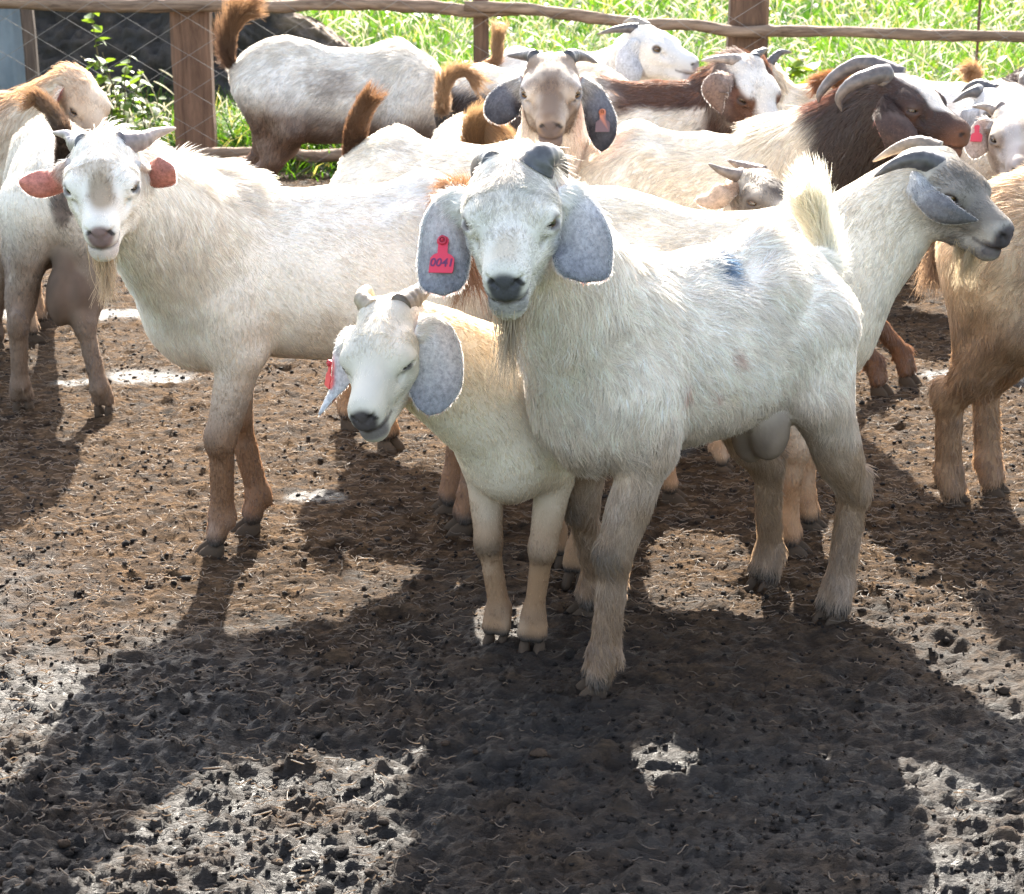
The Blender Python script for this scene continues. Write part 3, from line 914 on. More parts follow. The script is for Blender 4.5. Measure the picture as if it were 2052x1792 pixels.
def make_goat(label, loc, heading, s=1.0, poll=None, nose=None, near=1, hs=None, roll=0.0, feet=None, coat=None, horns=(), ears=(),
              tail=None, tail_col=None, tail_hair=0.05, tail_r=0.02, tail_n=2500, beard=None, eyes=1.0, extra=None, fur=20000, rad=0.0008, hair=0.028, neck_hair=None,
              vox=0.014, hvox=0.0055, belly=1.0, lift=0.21, jaw=1.0, forelock=0.0, crest=0.0, seed=1, ear_fur=True, droop=0.1, thick=1.0, clump=0.24, tail_back=None, neck_r=1.0, wave=0.0, blen=1.0, shift=0.0, rise=0.0, sleek=False, headhair=None, mane=0.3, hl=1.0, hw=1.0, thigh=None):
    g = Goat()
    hs = hs or s
    headhair = headhair or (0.75 if sleek else 0.42)
    r = np.random.default_rng(seed)
    th = math.radians(heading)
    ca, sa = math.cos(th), math.sin(th)
    Rw = np.array([[ca, -sa, 0], [sa, ca, 0], [0, 0, 1.0]])           # local -> place
    loc = np.array([loc[0], loc[1], 0.0])
    L = lambda p: (np.asarray(p, float) - loc) @ Rw                     # place -> local
    Ld = lambda d: np.asarray(d, float) @ Rw
    root = tag(empty("goat", loc, th), label, "goat", "goats in the pen")
    g.root = root
    # ---- head frame
    if isinstance(poll[0], str): pw = loc + Rw @ (np.array(poll[1:]) * s + np.array([shift, 0, rise]))
    else: pw = P3(*poll)
    A = math.atan2(0.068, 0.245 * hl); LN = math.hypot(0.245 * hl, 0.068) * hs
    d = ray(nose[0], nose[1]); o = np.array([0, 0, CAM_H])
    d = d / np.linalg.norm(d)
    oc = o - pw; bq = oc @ d; cq = oc @ oc - LN * LN
    disc = bq * bq - cq
    t = -bq - near * math.sqrt(disc) if disc > 0 else -bq
    nw = o + d * t
    e = unit(nw - pw)
    u0 = unit(np.array([0, 0, 1.0]) - e * e[2])
    lf = np.cross(u0, e)
    rl = math.radians(roll)
    u0, lf = u0 * math.cos(rl) + lf * math.sin(rl), lf * math.cos(rl) - u0 * math.sin(rl)
    fw = e * math.cos(A) + u0 * math.sin(A); up = -e * math.sin(A) + u0 * math.cos(A)
    Hp = L(pw); HR = np.stack([Ld(fw), Ld(lf), Ld(up)], 1)             # columns: forward, left, up
    H = lambda x, y, z: Hp + HR @ (np.array([x * hl, y * hw, z]) * hs)
    hr = lambda *q: np.array(q) * hs
    sk = Skin()
    # ---- trunk
    fT = (-0.8, 0, -0.6)
    B = lambda *q: np.array([q[0] * s * blen + shift, q[1] * s, q[2] * s + (rise if q[2] > 0.3 else rise * q[2] / 0.3)])
    Bs = lambda *q: np.array(q, float) * s * np.array([blen, 1, 1])
    kk = 0.05 * s
    sk.ell(B(0.07, 0, 0.545), Bs(0.28, 0.128, 0.165), 'trunk', kk, flow=fT)
    sk.ell(B(-0.10, 0, 0.53), Bs(0.26, 0.138 * belly, 0.165 * belly), 'trunk', kk, flow=fT)
    sk.ell(B(-0.27, 0, 0.585), Bs(0.15, 0.112, 0.13), 'trunk', kk, flow=(-0.7, 0, -0.7))
    sk.ell(B(0.20, 0, 0.60), Bs(0.13, 0.088, 0.125), 'trunk', kk, flow=fT)
    sk.ell(B(0.27, 0, 0.50), Bs(0.11, 0.10, 0.14), 'trunk', kk, flow=(-0.2, 0, -1))
    sk.cap(B(0.20, 0, 0.70), B(-0.03, 0, 0.675), 0.028 * s, 0.03 * s, 'trunk', kk, flow=(-1, 0, -0.2))
    sk.cap(B(-0.03, 0, 0.675), B(-0.24, 0, 0.70), 0.03 * s, 0.032 * s, 'trunk', kk, flow=(-1, 0, -0.2))
    sk.cap(B(-0.24, 0, 0.69), B(-0.385, 0, 0.635), 0.045 * s, 0.04 * s, 'trunk', kk, flow=(-0.8, 0, -0.6))
    for y in (1, -1):                                                   # hip bones, shoulder blades
        sk.ell(B(-0.20, y * 0.075, 0.655), Bs(0.05, 0.035, 0.035), 'trunk', 0.04 * s, flow=fT)
        sk.ell(B(0.215, y * 0.078, 0.53), Bs(0.075, 0.045, 0.15), 'trunk', 0.05 * s, flow=(-0.3, 0, -0.9))
    if crest:
        sk.cap(B(0.17, 0, 0.71), B(0.30, 0, 0.74), 0.05 * s * crest, 0.05 * s * crest, 'neck', 0.05, flow=(-1, 0, -0.3))
    # ---- legs
    fd = dict(fl=(0.245, 0.085), fr=(0.245, -0.085), hl=(-0.315, 0.09), hr=(-0.315, -0.09))
    toes = {}
    for key, v in fd.items():
        y = 1 if key[1] == 'l' else -1
        toe = 0.0
        if feet and key in feet:
            fp = feet[key]
            toe = math.radians(fp[2]) if len(fp) > 2 else 0.0
            c = L(G(fp[0], fp[1])) if abs(fp[0]) + abs(fp[1]) > 8 else B(fp[0], fp[1], 0)
        else:
            c = B(v[0], v[1], 0)
        c[2] = 0
        td = np.array([math.cos(toe), math.sin(toe), 0]); ts = np.array([-td[1], td[0], 0])
        q = s * thick
        fet = c - td * 0.020 * s + np.array([0, 0, 0.085 * s])
        if key[0] == 'f':
            S_, E_ = B(0.235, y * 0.08, 0.52), B(0.185, y * 0.088, 0.415)
            E_ = E_ + (fet - E_) * np.array([0.12, 0.12, 0])
            K_ = E_ + (fet - E_) * 0.52 + td * 0.02 * s
            sk.cap(S_, E_, 0.064 * s, 0.048 * s, 'leg', 0.04 * s, flow=(-0.1, 0, -1))
            sk.cap(E_, K_, 0.045 * q, 0.031 * q, 'leg', 0.012 * s, flow=(0, 0, -1))
            sk.ell(K_ + td * 0.004 * s, np.array([0.033, 0.0345, 0.044]) * q, 'leg', 0.007 * s, flow=(0, 0, -1))
            sk.cap(K_, fet, 0.0260 * q, 0.0235 * q, 'leg', 0.007 * s, flow=(0, 0, -1))
        else:
            Hh, St = B(-0.265, y * 0.07, 0.555), B(-0.185, y * 0.09, 0.43)
            St = St + (fet - St) * np.array([0.15, 0.15, 0])
            tb = (thigh or {}).get(key, (0.0, 1.0))
            St = St - np.array([tb[0], 0, 0]); Hh = Hh - np.array([tb[0] * 0.6, 0, 0]); tr_ = tb[1]
            K_ = St + (fet - St) * 0.54 - td * 0.07 * s
            sk.cap(Hh, St, 0.094 * s * tr_, 0.062 * s * tr_, 'leg', 0.05 * s, flow=(-0.4, 0, -0.9))
            sk.cap(B(-0.335, y * 0.062, 0.57), K_ + (St - K_) * 0.35, 0.062 * s, 0.034 * s, 'leg', 0.05 * s, flow=(-0.3, 0, -1))
            sk.cap(St, K_, 0.056 * s * tr_, 0.031 * q, 'leg', 0.03 * s, flow=(-0.2, 0, -1))
            sk.cap(K_ + np.array([0, 0, 0.03 * s]) - td * 0.018 * s, K_ - td * 0.006 * s, 0.022 * q, 0.028 * q, 'leg', 0.015 * s, flow=(0, 0, -1))
            sk.cap(K_, fet, 0.0275 * q, 0.0240 * q, 'leg', 0.007 * s, flow=(0, 0, -1))
        sk.ell(fet, np.array([0.0295, 0.0285, 0.033]) * q, 'leg', 0.007 * s, flow=(0, 0, -1))
        for w in (1, -1):
            sk.cap(fet + ts * w * 0.008 * q, c + ts * w * 0.0160 * q + np.array([0, 0, 0.04 * s]) - td * 0.004 * s, 0.0230 * q, 0.0205 * q, 'foot', 0.005 * s, flow=(0, 0, -1))
            sk.cap(fet - td * 0.022 * s + ts * w * 0.013 * s + np.array([0, 0, -0.006 * s]), fet - td * 0.028 * s + ts * w * 0.014 * s + np.array([0, 0, -0.024 * s]), 0.009 * s, 0.005 * s, 'dew', 0.006 * s, flow=(0, 0, -1))
        toes[key] = (c, toe)
    # ---- neck
    n0, n1 = B(0.19, 0, 0.63), B(0.285, 0, 0.505)
    h0, h1 = H(-0.012, 0, -0.055), H(0.035, 0, -0.105)
    fN = unit(n0 - h0) * 0.8 + np.array([0, 0, -0.7])
    a = neck_r
    sk.cap(n0, h0, 0.085 * s * a, 0.056 * hs, 'neck', 0.05 * s, flow=fN)
    sk.cap(n1, h1, 0.098 * s * a, 0.045 * hs, 'neck', 0.05 * s, flow=fN)
    sk.cap((n0 + n1) / 2, (h0 + h1) / 2, 0.102 * s * a, 0.055 * hs, 'neck', 0.05 * s, flow=fN)
    # ---- head
    fH = HR @ np.array([-1, 0, -0.15]); fHs = HR @ np.array([-0.8, 0, -0.6]); fP = HR @ np.array([0.9, 0, -0.3])
    E3 = lambda c, rr, k, fl=fH, tg='head', sub=False, R=HR: sk.ell(H(*c), hr(rr[0] * hl, rr[1] * hw, rr[2]), tg, k * hs, R=R, flow=fl, sub=sub)
    E3((0.03, 0, -0.05), (0.068, 0.062, 0.058), 0.03, fHs)
    E3((0.072, 0, -0.035), (0.066, 0.056, 0.042), 0.025, fP if forelock else fH)
    sk.cap(H(0.085, 0, -0.056), H(0.215, 0, -0.070), 0.049 * hs, 0.029 * hs, 'head', 0.025 * hs, flow=fH)
    E3((0.211, 0, -0.080), (0.030, 0.0300, 0.029), 0.02, fH, 'muzzle')
    E3((0.225, 0, -0.0915), (0.0250, 0.0280, 0.0135), 0.010, fH, 'muzzle')
    for y in (1, -1):
        E3((0.100, y * 0.047, -0.041), (0.040, 0.022, 0.027), 0.02)
        E3((0.2315, y * 0.0155, -0.0705), (0.0130, 0.0110, 0.0125), 0.010, fH, 'muzzle')
        E3((0.075, y * 0.033, -0.095), (0.058, 0.026, 0.05), 0.03, fHs)
        sk.cap(H(0.072, y * 0.046, -0.024), H(0.115, y * 0.046, -0.030), 0.014 * hs, 0.010 * hs, 'head', 0.015 * hs, flow=fH)
        sk.cap(H(0.10, y * 0.050, -0.073), H(0.165, y * 0.030, -0.082), 0.012 * hs, 0.008 * hs, 'head', 0.02 * hs, flow=fH)
    sk.cap(H(0.06, 0, -0.108), H(0.203, 0, -0.106 - 0.011 * jaw), 0.046 * hs, 0.026 * hs, 'head', 0.02 * hs, flow=fHs)
    E3((0.213, 0, -0.112 - 0.010 * jaw), (0.026, 0.0245, 0.018), 0.012, fHs, 'muzzle')
    if horns:
        for y in (1, -1): E3((0.008, y * 0.03, -0.006), (0.026, 0.022, 0.018), 0.02)
    eyeR, eyec = 0.0160, {}
    for y in (1, -1):
        ec = np.array([0.108, y * 0.0525, -0.043])
        od = unit([0.60, y * 0.79, 0.14])
        eyec[y] = (ec, od)
        sk.ell(H(*ec), hr(0.0215, 0.0215, 0.0205), 'lid', 0.010 * hs, flow=fH)
        xa = unit(np.cross([0, 0, 1], od)); za = np.cross(od, xa)
        Rl = HR @ np.stack([xa, od, za], 1)
        if eyes > 0.05:
            sk.ell(H(*(ec + od * 0.0185)), hr(0.0175, 0.016, 0.0098 * eyes), 'lid', 0.004 * hs, R=Rl, sub=True)
        else:
            sk.ell(H(*(ec + od * 0.021 + np.array([0, 0, -0.006]))), hr(0.018, 0.008, 0.0022), 'lid', 0.003 * hs, R=Rl, sub=True)
        # tear trough in front of the eye, nostrils
        sk.cap(H(*(ec + np.array([0.018, -y * 0.001, -0.009]))), H(*(ec + np.array([0.036, -y * 0.007, -0.019]))), 0.0045 * hs, 0.003 * hs, 'x', 0.008 * hs, sub=True)
        sk.cap(H(0.2465, y * 0.0100, -0.0765), H(0.2445, y * 0.0190, -0.0690), 0.0026 * hs, 0.0036 * hs, 'x', 0.003 * hs, sub=True)
        sk.cap(H(0.2445, y * 0.0190, -0.0690), H(0.2340, y * 0.0280, -0.0640), 0.0036 * hs, 0.0022 * hs, 'x', 0.003 * hs, sub=True)
    # mouth line and the groove of the upper lip
    for y in (1, -1):
        sk.cap(H(0.2525, 0, -0.1045), H(0.205, y * 0.036, -0.1030), 0.0028 * hs, 0.0022 * hs, 'x', 0.005 * hs, sub=True)
    sk.cap(H(0.252, 0, -0.080), H(0.2525, 0, -0.098), 0.0018 * hs, 0.0018 * hs, 'x', 0.005 * hs, sub=True)
    if extra: extra(sk, B, H, L)
    fine = None
    cs = [H(x, y, z) for x in (-0.03, 0.265) for y in (-0.08, 0.08) for z in (-0.14, 0.02)]
    fine = (np.min(cs, 0), np.max(cs, 0))
    V, Q = sk.build(vox, fine, hvox)
    W, flow = sk.weights(V)
    N = vert_normals(V, Q)
    Pc = (V - np.array([shift, 0, 0])) / s / np.array([blen, 1, 1])
    Pc[:, 2] = np.where(Pc[:, 2] * s > 0.3 * s + rise, Pc[:, 2] - rise / s, Pc[:, 2] / (1 + rise / (0.3 * s)))
    Hc = ((V - Hp) @ HR) / hs / np.array([hl, hw, 1])
    Z = np.zeros(len(V))
    w = lambda t: W.get(t, Z)
    hd = w('head') + w('muzzle') + w('lid')
    top = np.clip(N[:, 2], 0, 1)
    flow[:, 2] += 0.5 * top                                             # along the back, the hair lies backwards
    # ---- colour
    inf = dict(P=Pc, H=Hc, W=W, w=w, N=N, head=hd, neck=w('neck'), leg=w('leg') + w('foot') + w('dew'), trunk=w('trunk'), V=V)
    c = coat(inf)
    de = np.minimum(*[np.linalg.norm(Hc - eyec[y][0] - eyec[y][1] * 0.012, axis=1) for y in (1, -1)])
    c = lerp(c, np.array([0.06, 0.045, 0.04]), (0.75 if eyes > 0.05 else 0.0) * sstep(0.020, 0.013, de) * (hd > 0.4))
    nz = np.minimum(*[np.linalg.norm((Hc - np.array([0.242, y * 0.0190, -0.0690])) @ np.array([[1, 0, 0], [0, 0.75, y * 0.9], [0, 0.45, 1.5]]), axis=1) for y in (1, -1)])
    c = lerp(c, np.array([0.012, 0.010, 0.010]), 0.9 * sstep(0.0095, 0.005, nz) * (hd > 0.4))
    mo = np.abs(Hc[:, 2] + 0.1045 - 0.032 * np.clip(0.2525 - Hc[:, 0], 0, 1)) + 10 * np.maximum(0, 0.182 - Hc[:, 0])
    c = lerp(c, np.array([0.05, 0.035, 0.035]), 0.7 * sstep(0.006, 0.002, mo) * (hd > 0.5))
    body = mesh_obj("body", V, Q, M_COAT, root, True, c * (0.88 if fur else 1.0))  # skin colour darkened under hair, painting the shade deep in the fur
    g.body, g.sk = body, sk
    # ---- hooves
    for key, (cc, toe) in toes.items():
        vs, fs = [], []
        for wv in (1, -1):
            o0 = len(vs)
            rings = [(0.0, 0.92, 0.0), (0.012, 0.90, -0.002), (0.026, 0.76, -0.007), (0.036, 0.55, -0.012)]
            n = 12
            for z, sc_, dx in rings:
                for i in range(n):
                    an = i / n * 2 * math.pi
                    x = (0.040 if math.cos(an) > 0 else 0.026) * math.cos(an); yv = 0.0165 * math.sin(an) * (1 - 0.35 * max(0, math.cos(an)) ** 2)
                    x, yv = (x * sc_ + dx + 0.006) * s * min(1, thick), (yv * sc_ + wv * 0.0170) * s * min(1, thick)
                    vs.append((cc[0] + x * math.cos(toe) - yv * math.sin(toe), cc[1] + x * math.sin(toe) + yv * math.cos(toe), z * s - 0.010))
            for k_ in range(3):
                for i in range(n):
                    j = (i + 1) % n
                    fs.append((o0 + k_ * n + i, o0 + k_ * n + j, o0 + (k_ + 1) * n + j, o0 + (k_ + 1) * n + i))
            fs.append(tuple(o0 + 3 * n + i for i in range(n))); fs.append(tuple(o0 + i for i in reversed(range(n))))
        mesh_obj("hoof", vs, fs, M_HOOF, root)
    # ---- eyes
    if eyes > 0.05:
        for y in (1, -1):
            ec, od = eyec[y]
            gz = unit(od + np.array([0.25, 0, -0.05]))
            xa = unit(np.cross([0, 0, 1], gz)); za = np.cross(gz, xa)
            vs, cs_, fs = [], [], []
            nr, ns = 18, 28
            for i in range(nr + 1):
                ph = i / nr * math.pi * 0.62
                for j in range(ns):
                    an = j / ns * 2 * math.pi
                    q = gz * math.cos(ph) + (xa * math.cos(an) + za * math.sin(an)) * math.sin(ph)
                    vs.append(H(*(ec + q * eyeR)))
                    x_, z_ = math.sin(ph) * math.cos(an), math.sin(ph) * math.sin(an)
                    rr = math.sin(ph)
                    if abs(z_) < 0.19 and abs(x_) < 0.46: cc3 = (0.008, 0.007, 0.007)
                    elif rr < 0.60: cc3 = (0.12, 0.066, 0.026)
                    elif rr < 0.70: cc3 = (0.04, 0.025, 0.018)
                    else: cc3 = (0.06, 0.043, 0.035)
                    cs_.append(cc3)
            for i in range(nr):
                for j in range(ns):
                    k_ = (j + 1) % ns
                    fs.append((i * ns + j, i * ns + k_, (i + 1) * ns + k_, (i + 1) * ns + j))
            mesh_obj("eye", vs, fs, M_EYE, root, True, np.array(cs_))
    # ---- points given in head units ('h'), or as seen in the photograph ('p', u, v, metres behind the poll)
    def PT(q):
        if q[0] == 'h': return H(*q[1:])
        if q[0] == 'b': return B(*q[1:])
        return L(P3(q[1], q[2], pw[1] + q[3]))
    # ---- horns
    horn_c = []
    for hn in horns:
        C = catmull([PT(q) for q in hn['pts']], 26)
        tt = np.linspace(0, 1, 26); horn_c.append(C)
        R = hn.get('r', 0.019) * hs * ((1 - tt) ** 0.75 * 0.9 + 0.1 * (1 - tt)) + 0.0018
        R = R * (1 + 0.075 * np.sin(tt * 62 + 2 * np.sin(tt * 9)) * (1 - tt))
        vv, ff = tube(C, R, 14, hn.get('flat', 0.8))
        c0, c1 = np.array(hn.get('c0', (0.06, 0.055, 0.06))), np.array(hn.get('c1', (0.10, 0.085, 0.075)))
        cc_ = np.vstack([np.repeat(lerp(c0, c1, tt), 14, 0), c0[None], c1[None]])
        cc_ = cc_ * 0.78 * (0.65 + 0.8 * (fbm(vv, 70, 5, 3) * 0.5 + 0.5))[:, None]
        mesh_obj("horn", vv, ff, M_HORN, root, True, cc_)
    # ---- ears
    g.ears = []
    for er in ears:
        ctl = [PT(q) for q in er['pts']]
        n, m = 26, 15
        C = catmull(ctl, n)
        T = np.gradient(C, axis=0); T /= np.linalg.norm(T, axis=1, keepdims=True)
        fcs = er.get('face', (0, -1, 0.15))
        fcs = unit(Ld(fcs))
        tt = np.linspace(0, 1, n)
        wp = np.array(er['w'])                                          # (t, half width in metres)
        ws = np.interp(tt, wp[:, 0], wp[:, 1])
        ws = np.convolve(np.pad(ws, 2, 'edge'), [0.1, 0.2, 0.4, 0.2, 0.1], 'valid')
        ws = ws * np.sqrt(np.clip(1 - ((tt - er.get('rt', 0.72)) / (1 - er.get('rt', 0.72) + 1e-6)).clip(0, 1) ** 2, 0.0, 1)) + 0.0025
        cup, twist = er.get('cup', 0.35), er.get('twist', 0.0)
        front, back, cf, cb = [], [], [], []
        for i in range(n):
            sdir = unit(np.cross(T[i], fcs)); nn = np.cross(sdir, T[i])
            tw = twist * tt[i]
            sdir, nn = sdir * math.cos(tw) + nn * math.sin(tw), nn * math.cos(tw) - sdir * math.sin(tw)
            for j in range(m):
                x = j / (m - 1) * 2 - 1
                off = er.get('off', 0.0) * ws[i]
                rip = 0.20 * math.sin(tt[i] * 8 + x * 2 + er.get('ph', 0))
                b = C[i] + sdir * (x * ws[i] + off) - nn * (cup * ws[i] * (x * x - 0.4) + rip * ws[i] * abs(x))
                tk = (0.0035 * (1 - x ** 4) + 0.0006) * (1 - 0.6 * tt[i]) * hs * 1.3 + (0.012 * hs * (1 - abs(x)) * max(0, 1 - tt[i] * 5))
                front.append(b + nn * tk); back.append(b - nn * tk)
        Vv = np.vstack([front, back])
        nm = n * m
        fs = []
        for i in range(n - 1):
            for j in range(m - 1):
                a_ = i * m + j
                fs.append((a_, a_ + m, a_ + m + 1, a_ + 1)); fs.append((nm + a_, nm + a_ + 1, nm + a_ + m + 1, nm + a_ + m))
            for j0, fl in ((0, 1), (m - 1, 0)):
                a_ = i * m + j0
                q = (a_, nm + a_, nm + a_ + m, a_ + m)
                fs.append(q if fl else q[::-1])
        for i0, fl in ((0, 0), (n - 1, 1)):
            for j in range(m - 1):
                a_ = i0 * m + j
                q = (a_, nm + a_, nm + a_ + 1, a_ + 1)
                fs.append(q if fl else q[::-1])
        fs = np.array(fs)
        xs = np.tile(np.linspace(-1, 1, m), n); ts_ = np.repeat(tt, m)
        nzv = fbm(Vv[:nm], 45, seed + 3, 3)
        cf = er['cf'](ts_, xs, nzv); cb = er['cb'](ts_, xs, nzv)
        cc_ = np.vstack([cf, cb])
        eo = mesh_obj("ear", Vv, fs, M_EAR, root, True, np.clip(cc_, 0.01, 0.9))
        grid = Vv[:nm].reshape(n, m, 3)
        fn = np.zeros((n, m, 3))
        fn[:] = np.cross(np.gradient(grid, axis=1).reshape(-1, 3), np.gradient(grid, axis=0).reshape(-1, 3)).reshape(n, m, 3)
        fn /= np.linalg.norm(fn, axis=2, keepdims=True) + 1e-12
        if (fn[n // 2, m // 2] @ fcs) < 0: fn = -fn
        g.ears.append((eo, grid, fn, T))
        if ear_fur:
            Nn = np.vstack([fn.reshape(-1, 3), -fn.reshape(-1, 3)])
            Tv = np.tile(np.repeat(T, m, 0), (2, 1))
            edge = np.tile(np.abs(xs), 2); tv2 = np.tile(ts_, 2)
            grow("ear_hair", eo, Vv, fs, Nn, np.clip(lerp(cc_ * 1.2, np.array([0.8, 0.78, 0.74]) if er.get("lit_rim", 1) else cc_ * 1.2, 0.85 * (edge > 0.9)), 0, 0.9), Tv, 0.007 * hs * (1 + 2.2 * (tv2 < 0.25)), 0.35 + 4.5 * (edge > 0.9) + 2.0 * (tv2 < 0.22), er.get('nh', 1500), r, rad * 0.55, 0.3, 0.25, 0.15, 0.0)  # edge hairs coloured white to paint the backlit glow of the ear
    # ---- tail
    if tail is not None:
        C = catmull([PT(q) if q[0] in ('b', 'h') else L(P3(q[1], q[2], q[3])) for q in tail], 18)
        tt = np.linspace(0, 1, 18)
        R = tail_r * s * (1 - 0.55 * tt)
        vv, ff = tube(C, R, 10)
        tc = tail_col(np.concatenate([np.repeat(tt, 10), [0, 1]]))
        tc = tc * np.where(tc[:, 1:2] < 0.45, 0.70, 1.0)
        to = mesh_obj("tail", vv, ff, M_COAT, root, True, tc)
        n_, sg = 18, 10
        qd = np.array([f for f in ff if len(f) == 4])
        T = np.gradient(C, axis=0); T /= np.linalg.norm(T, axis=1, keepdims=True)
        Tv = np.vstack([np.repeat(T, 10, 0), T[:1], T[-1:]])
        Cn = np.vstack([np.repeat(C, 10, 0), C[:1], C[-1:]])
        Nn = vv - Cn; Nn /= np.linalg.norm(Nn, axis=1, keepdims=True) + 1e-9
        tl = np.concatenate([np.repeat(tt, 10), [0, 1]])
        if tail_back is not None:                                       # more hair on the side away from the back
            bk = unit(Ld(tail_back)); sidew = 0.5 + 1.0 * np.clip(Nn @ bk, 0, 1)
        else: sidew = np.ones(len(tl))
        grow("tail_hair", to, vv, qd, Nn, tc, Tv, tail_hair * s * (0.6 + 0.7 * tl) * sidew, np.full(len(tl), 1.0) + tl, tail_n, r, rad * 0.9, 0.42, 0.26, 0.25, 0.03, k=5)
    # ---- coat hair
    if fur:
        cw = np.array([0, 0, CAM_H])
        Lc = L(cw)
        vd = Lc - V; vd /= np.linalg.norm(vd, axis=1, keepdims=True)
        facing = (N * vd).sum(1)
        nosew = sstep(1.15, 0.7, np.hypot(Hc[:, 1] / 0.030, (Hc[:, 2] + 0.079) / 0.025)) * sstep(0.220, 0.236, Hc[:, 0])
        muz = sstep(0.15, 0.215, Hc[:, 0]) * (hd > 0.3)
        ln = hair * (1.0 * w('trunk') + (neck_hair or 1.1) * w('neck') + 0.75 * w('leg') + 0.7 * w('foot') + 0.4 * w('dew') + headhair * hd)
        ln = ln * s * (1 - 0.85 * nosew) * (1 - 0.5 * muz) + 0.001
        ln = ln * (0.4 + 0.6 * sstep(0.016, 0.036, de))
        if forelock:
            fl = sstep(0.11, 0.02, Hc[:, 0]) * sstep(-0.09, -0.03, Hc[:, 2]) * (hd > 0.3)
            ln = ln * (1 + forelock * fl)
        ln = ln * np.where((N[:, 2] > 0.55) & (hd < 0.4), 1.35, 1.0)
        dens = np.where(facing < -0.15, 0.35, 1.0) * (1 - 0.85 * nosew) * (1 + 0.9 * hd) * np.where(de < 0.017, 0.15, 1.0) * np.where(V[:, 2] < 0.03, 0.2, 1)
        dens = dens * (1 - 0.6 * w('bare')); ln = ln * (1 - 0.65 * w('bare'))
        for hc_ in horn_c:
            dh_ = np.min(np.linalg.norm(V[:, None, :] - hc_[None, :6:2, :], axis=2), axis=1)
            dens = dens * sstep(0.012, 0.022, dh_ / hs); ln = ln * (0.45 + 0.55 * sstep(0.018, 0.045, dh_ / hs))
        if forelock:                                                    # the forehead hair parts and falls sideways
            sidew = np.sign(Hc[:, 1]) * sstep(0.0, 0.02, np.abs(Hc[:, 1]))
            fl2 = (sstep(0.13, 0.05, Hc[:, 0]) * (Hc[:, 2] > -0.085) * (hd > 0.3))[:, None]
            flow = flow * (1 - fl2) + fl2 * (HR @ (np.stack([np.full(len(V), 0.75), sidew * 0.75, np.full(len(V), -0.2)], 0))).T
        lv = np.where(hd > 0.5, max(0.20, lift * 0.9), lift)
        mn = sstep(0.02, 0.26, Pc[:, 0]) * sstep(0.35, 0.9, N[:, 2]) * (hd < 0.3) * (1 - np.clip(w('leg'), 0, 1)) * mane
        ln = ln * (1 + mn); lv = lv + 0.22 * mn
        cv = 1 + 0.16 * fbm(V, 60, seed + 2, 2)[:, None]
        grow("fur", root, V, Q, N, c * cv, flow, ln, dens, fur, r, rad, lv, 0.2 if not sleek else 0.12, clump, droop, wave=wave, colvar=0.16)
    # ---- beard
    if beard:
        nb = int(beard['n'] * FUR_SCALE) + 3
        bx = r.normal(0, 1, (nb, 2))
        root_p = np.array([H(beard.get('x', 0.185) + 0.02 * a_, 0.012 * b_, -0.118) for a_, b_ in bx])
        ln = beard['len'] * (0.55 + 0.5 * r.random(nb))
        dr = unit(Ld(beard.get('dir', (0, 0, -1))))
        k = 7
        ts_ = np.linspace(0, 1, k)
        sw = r.normal(0, 0.14, (nb, 3)); sw[:, 2] = 0
        conv = beard.get('conv', 0.6)
        cen = root_p.mean(0)
        pts = []
        for t_ in ts_:
            base = root_p + (cen - root_p) * conv * t_
            wv = np.sin(t_ * 5 + bx[:, :1] * 3) * 0.006
            pts.append(base + dr * (ln * t_)[:, None] + sw * (t_ ** 2 * ln)[:, None] * 0.8 + wv * np.array([1, 0.6, 0]))
        PTb = np.stack(pts, 1)
        bc = np.array(beard['col'])[None] * (1 + r.normal(0, 0.15, (nb, 1)))
        hair_obj("beard", PTb, np.repeat((np.linspace(1, 0.3, k) * rad * 1.0)[None], nb, 0), M_FUR, root, np.clip(bc, 0.01, 0.9))
    g.H, g.L, g.B, g.HR, g.Hp, g.hs, g.s, g.Rw, g.loc = H, L, B, HR, Hp, hs, s, Rw, loc
    return g

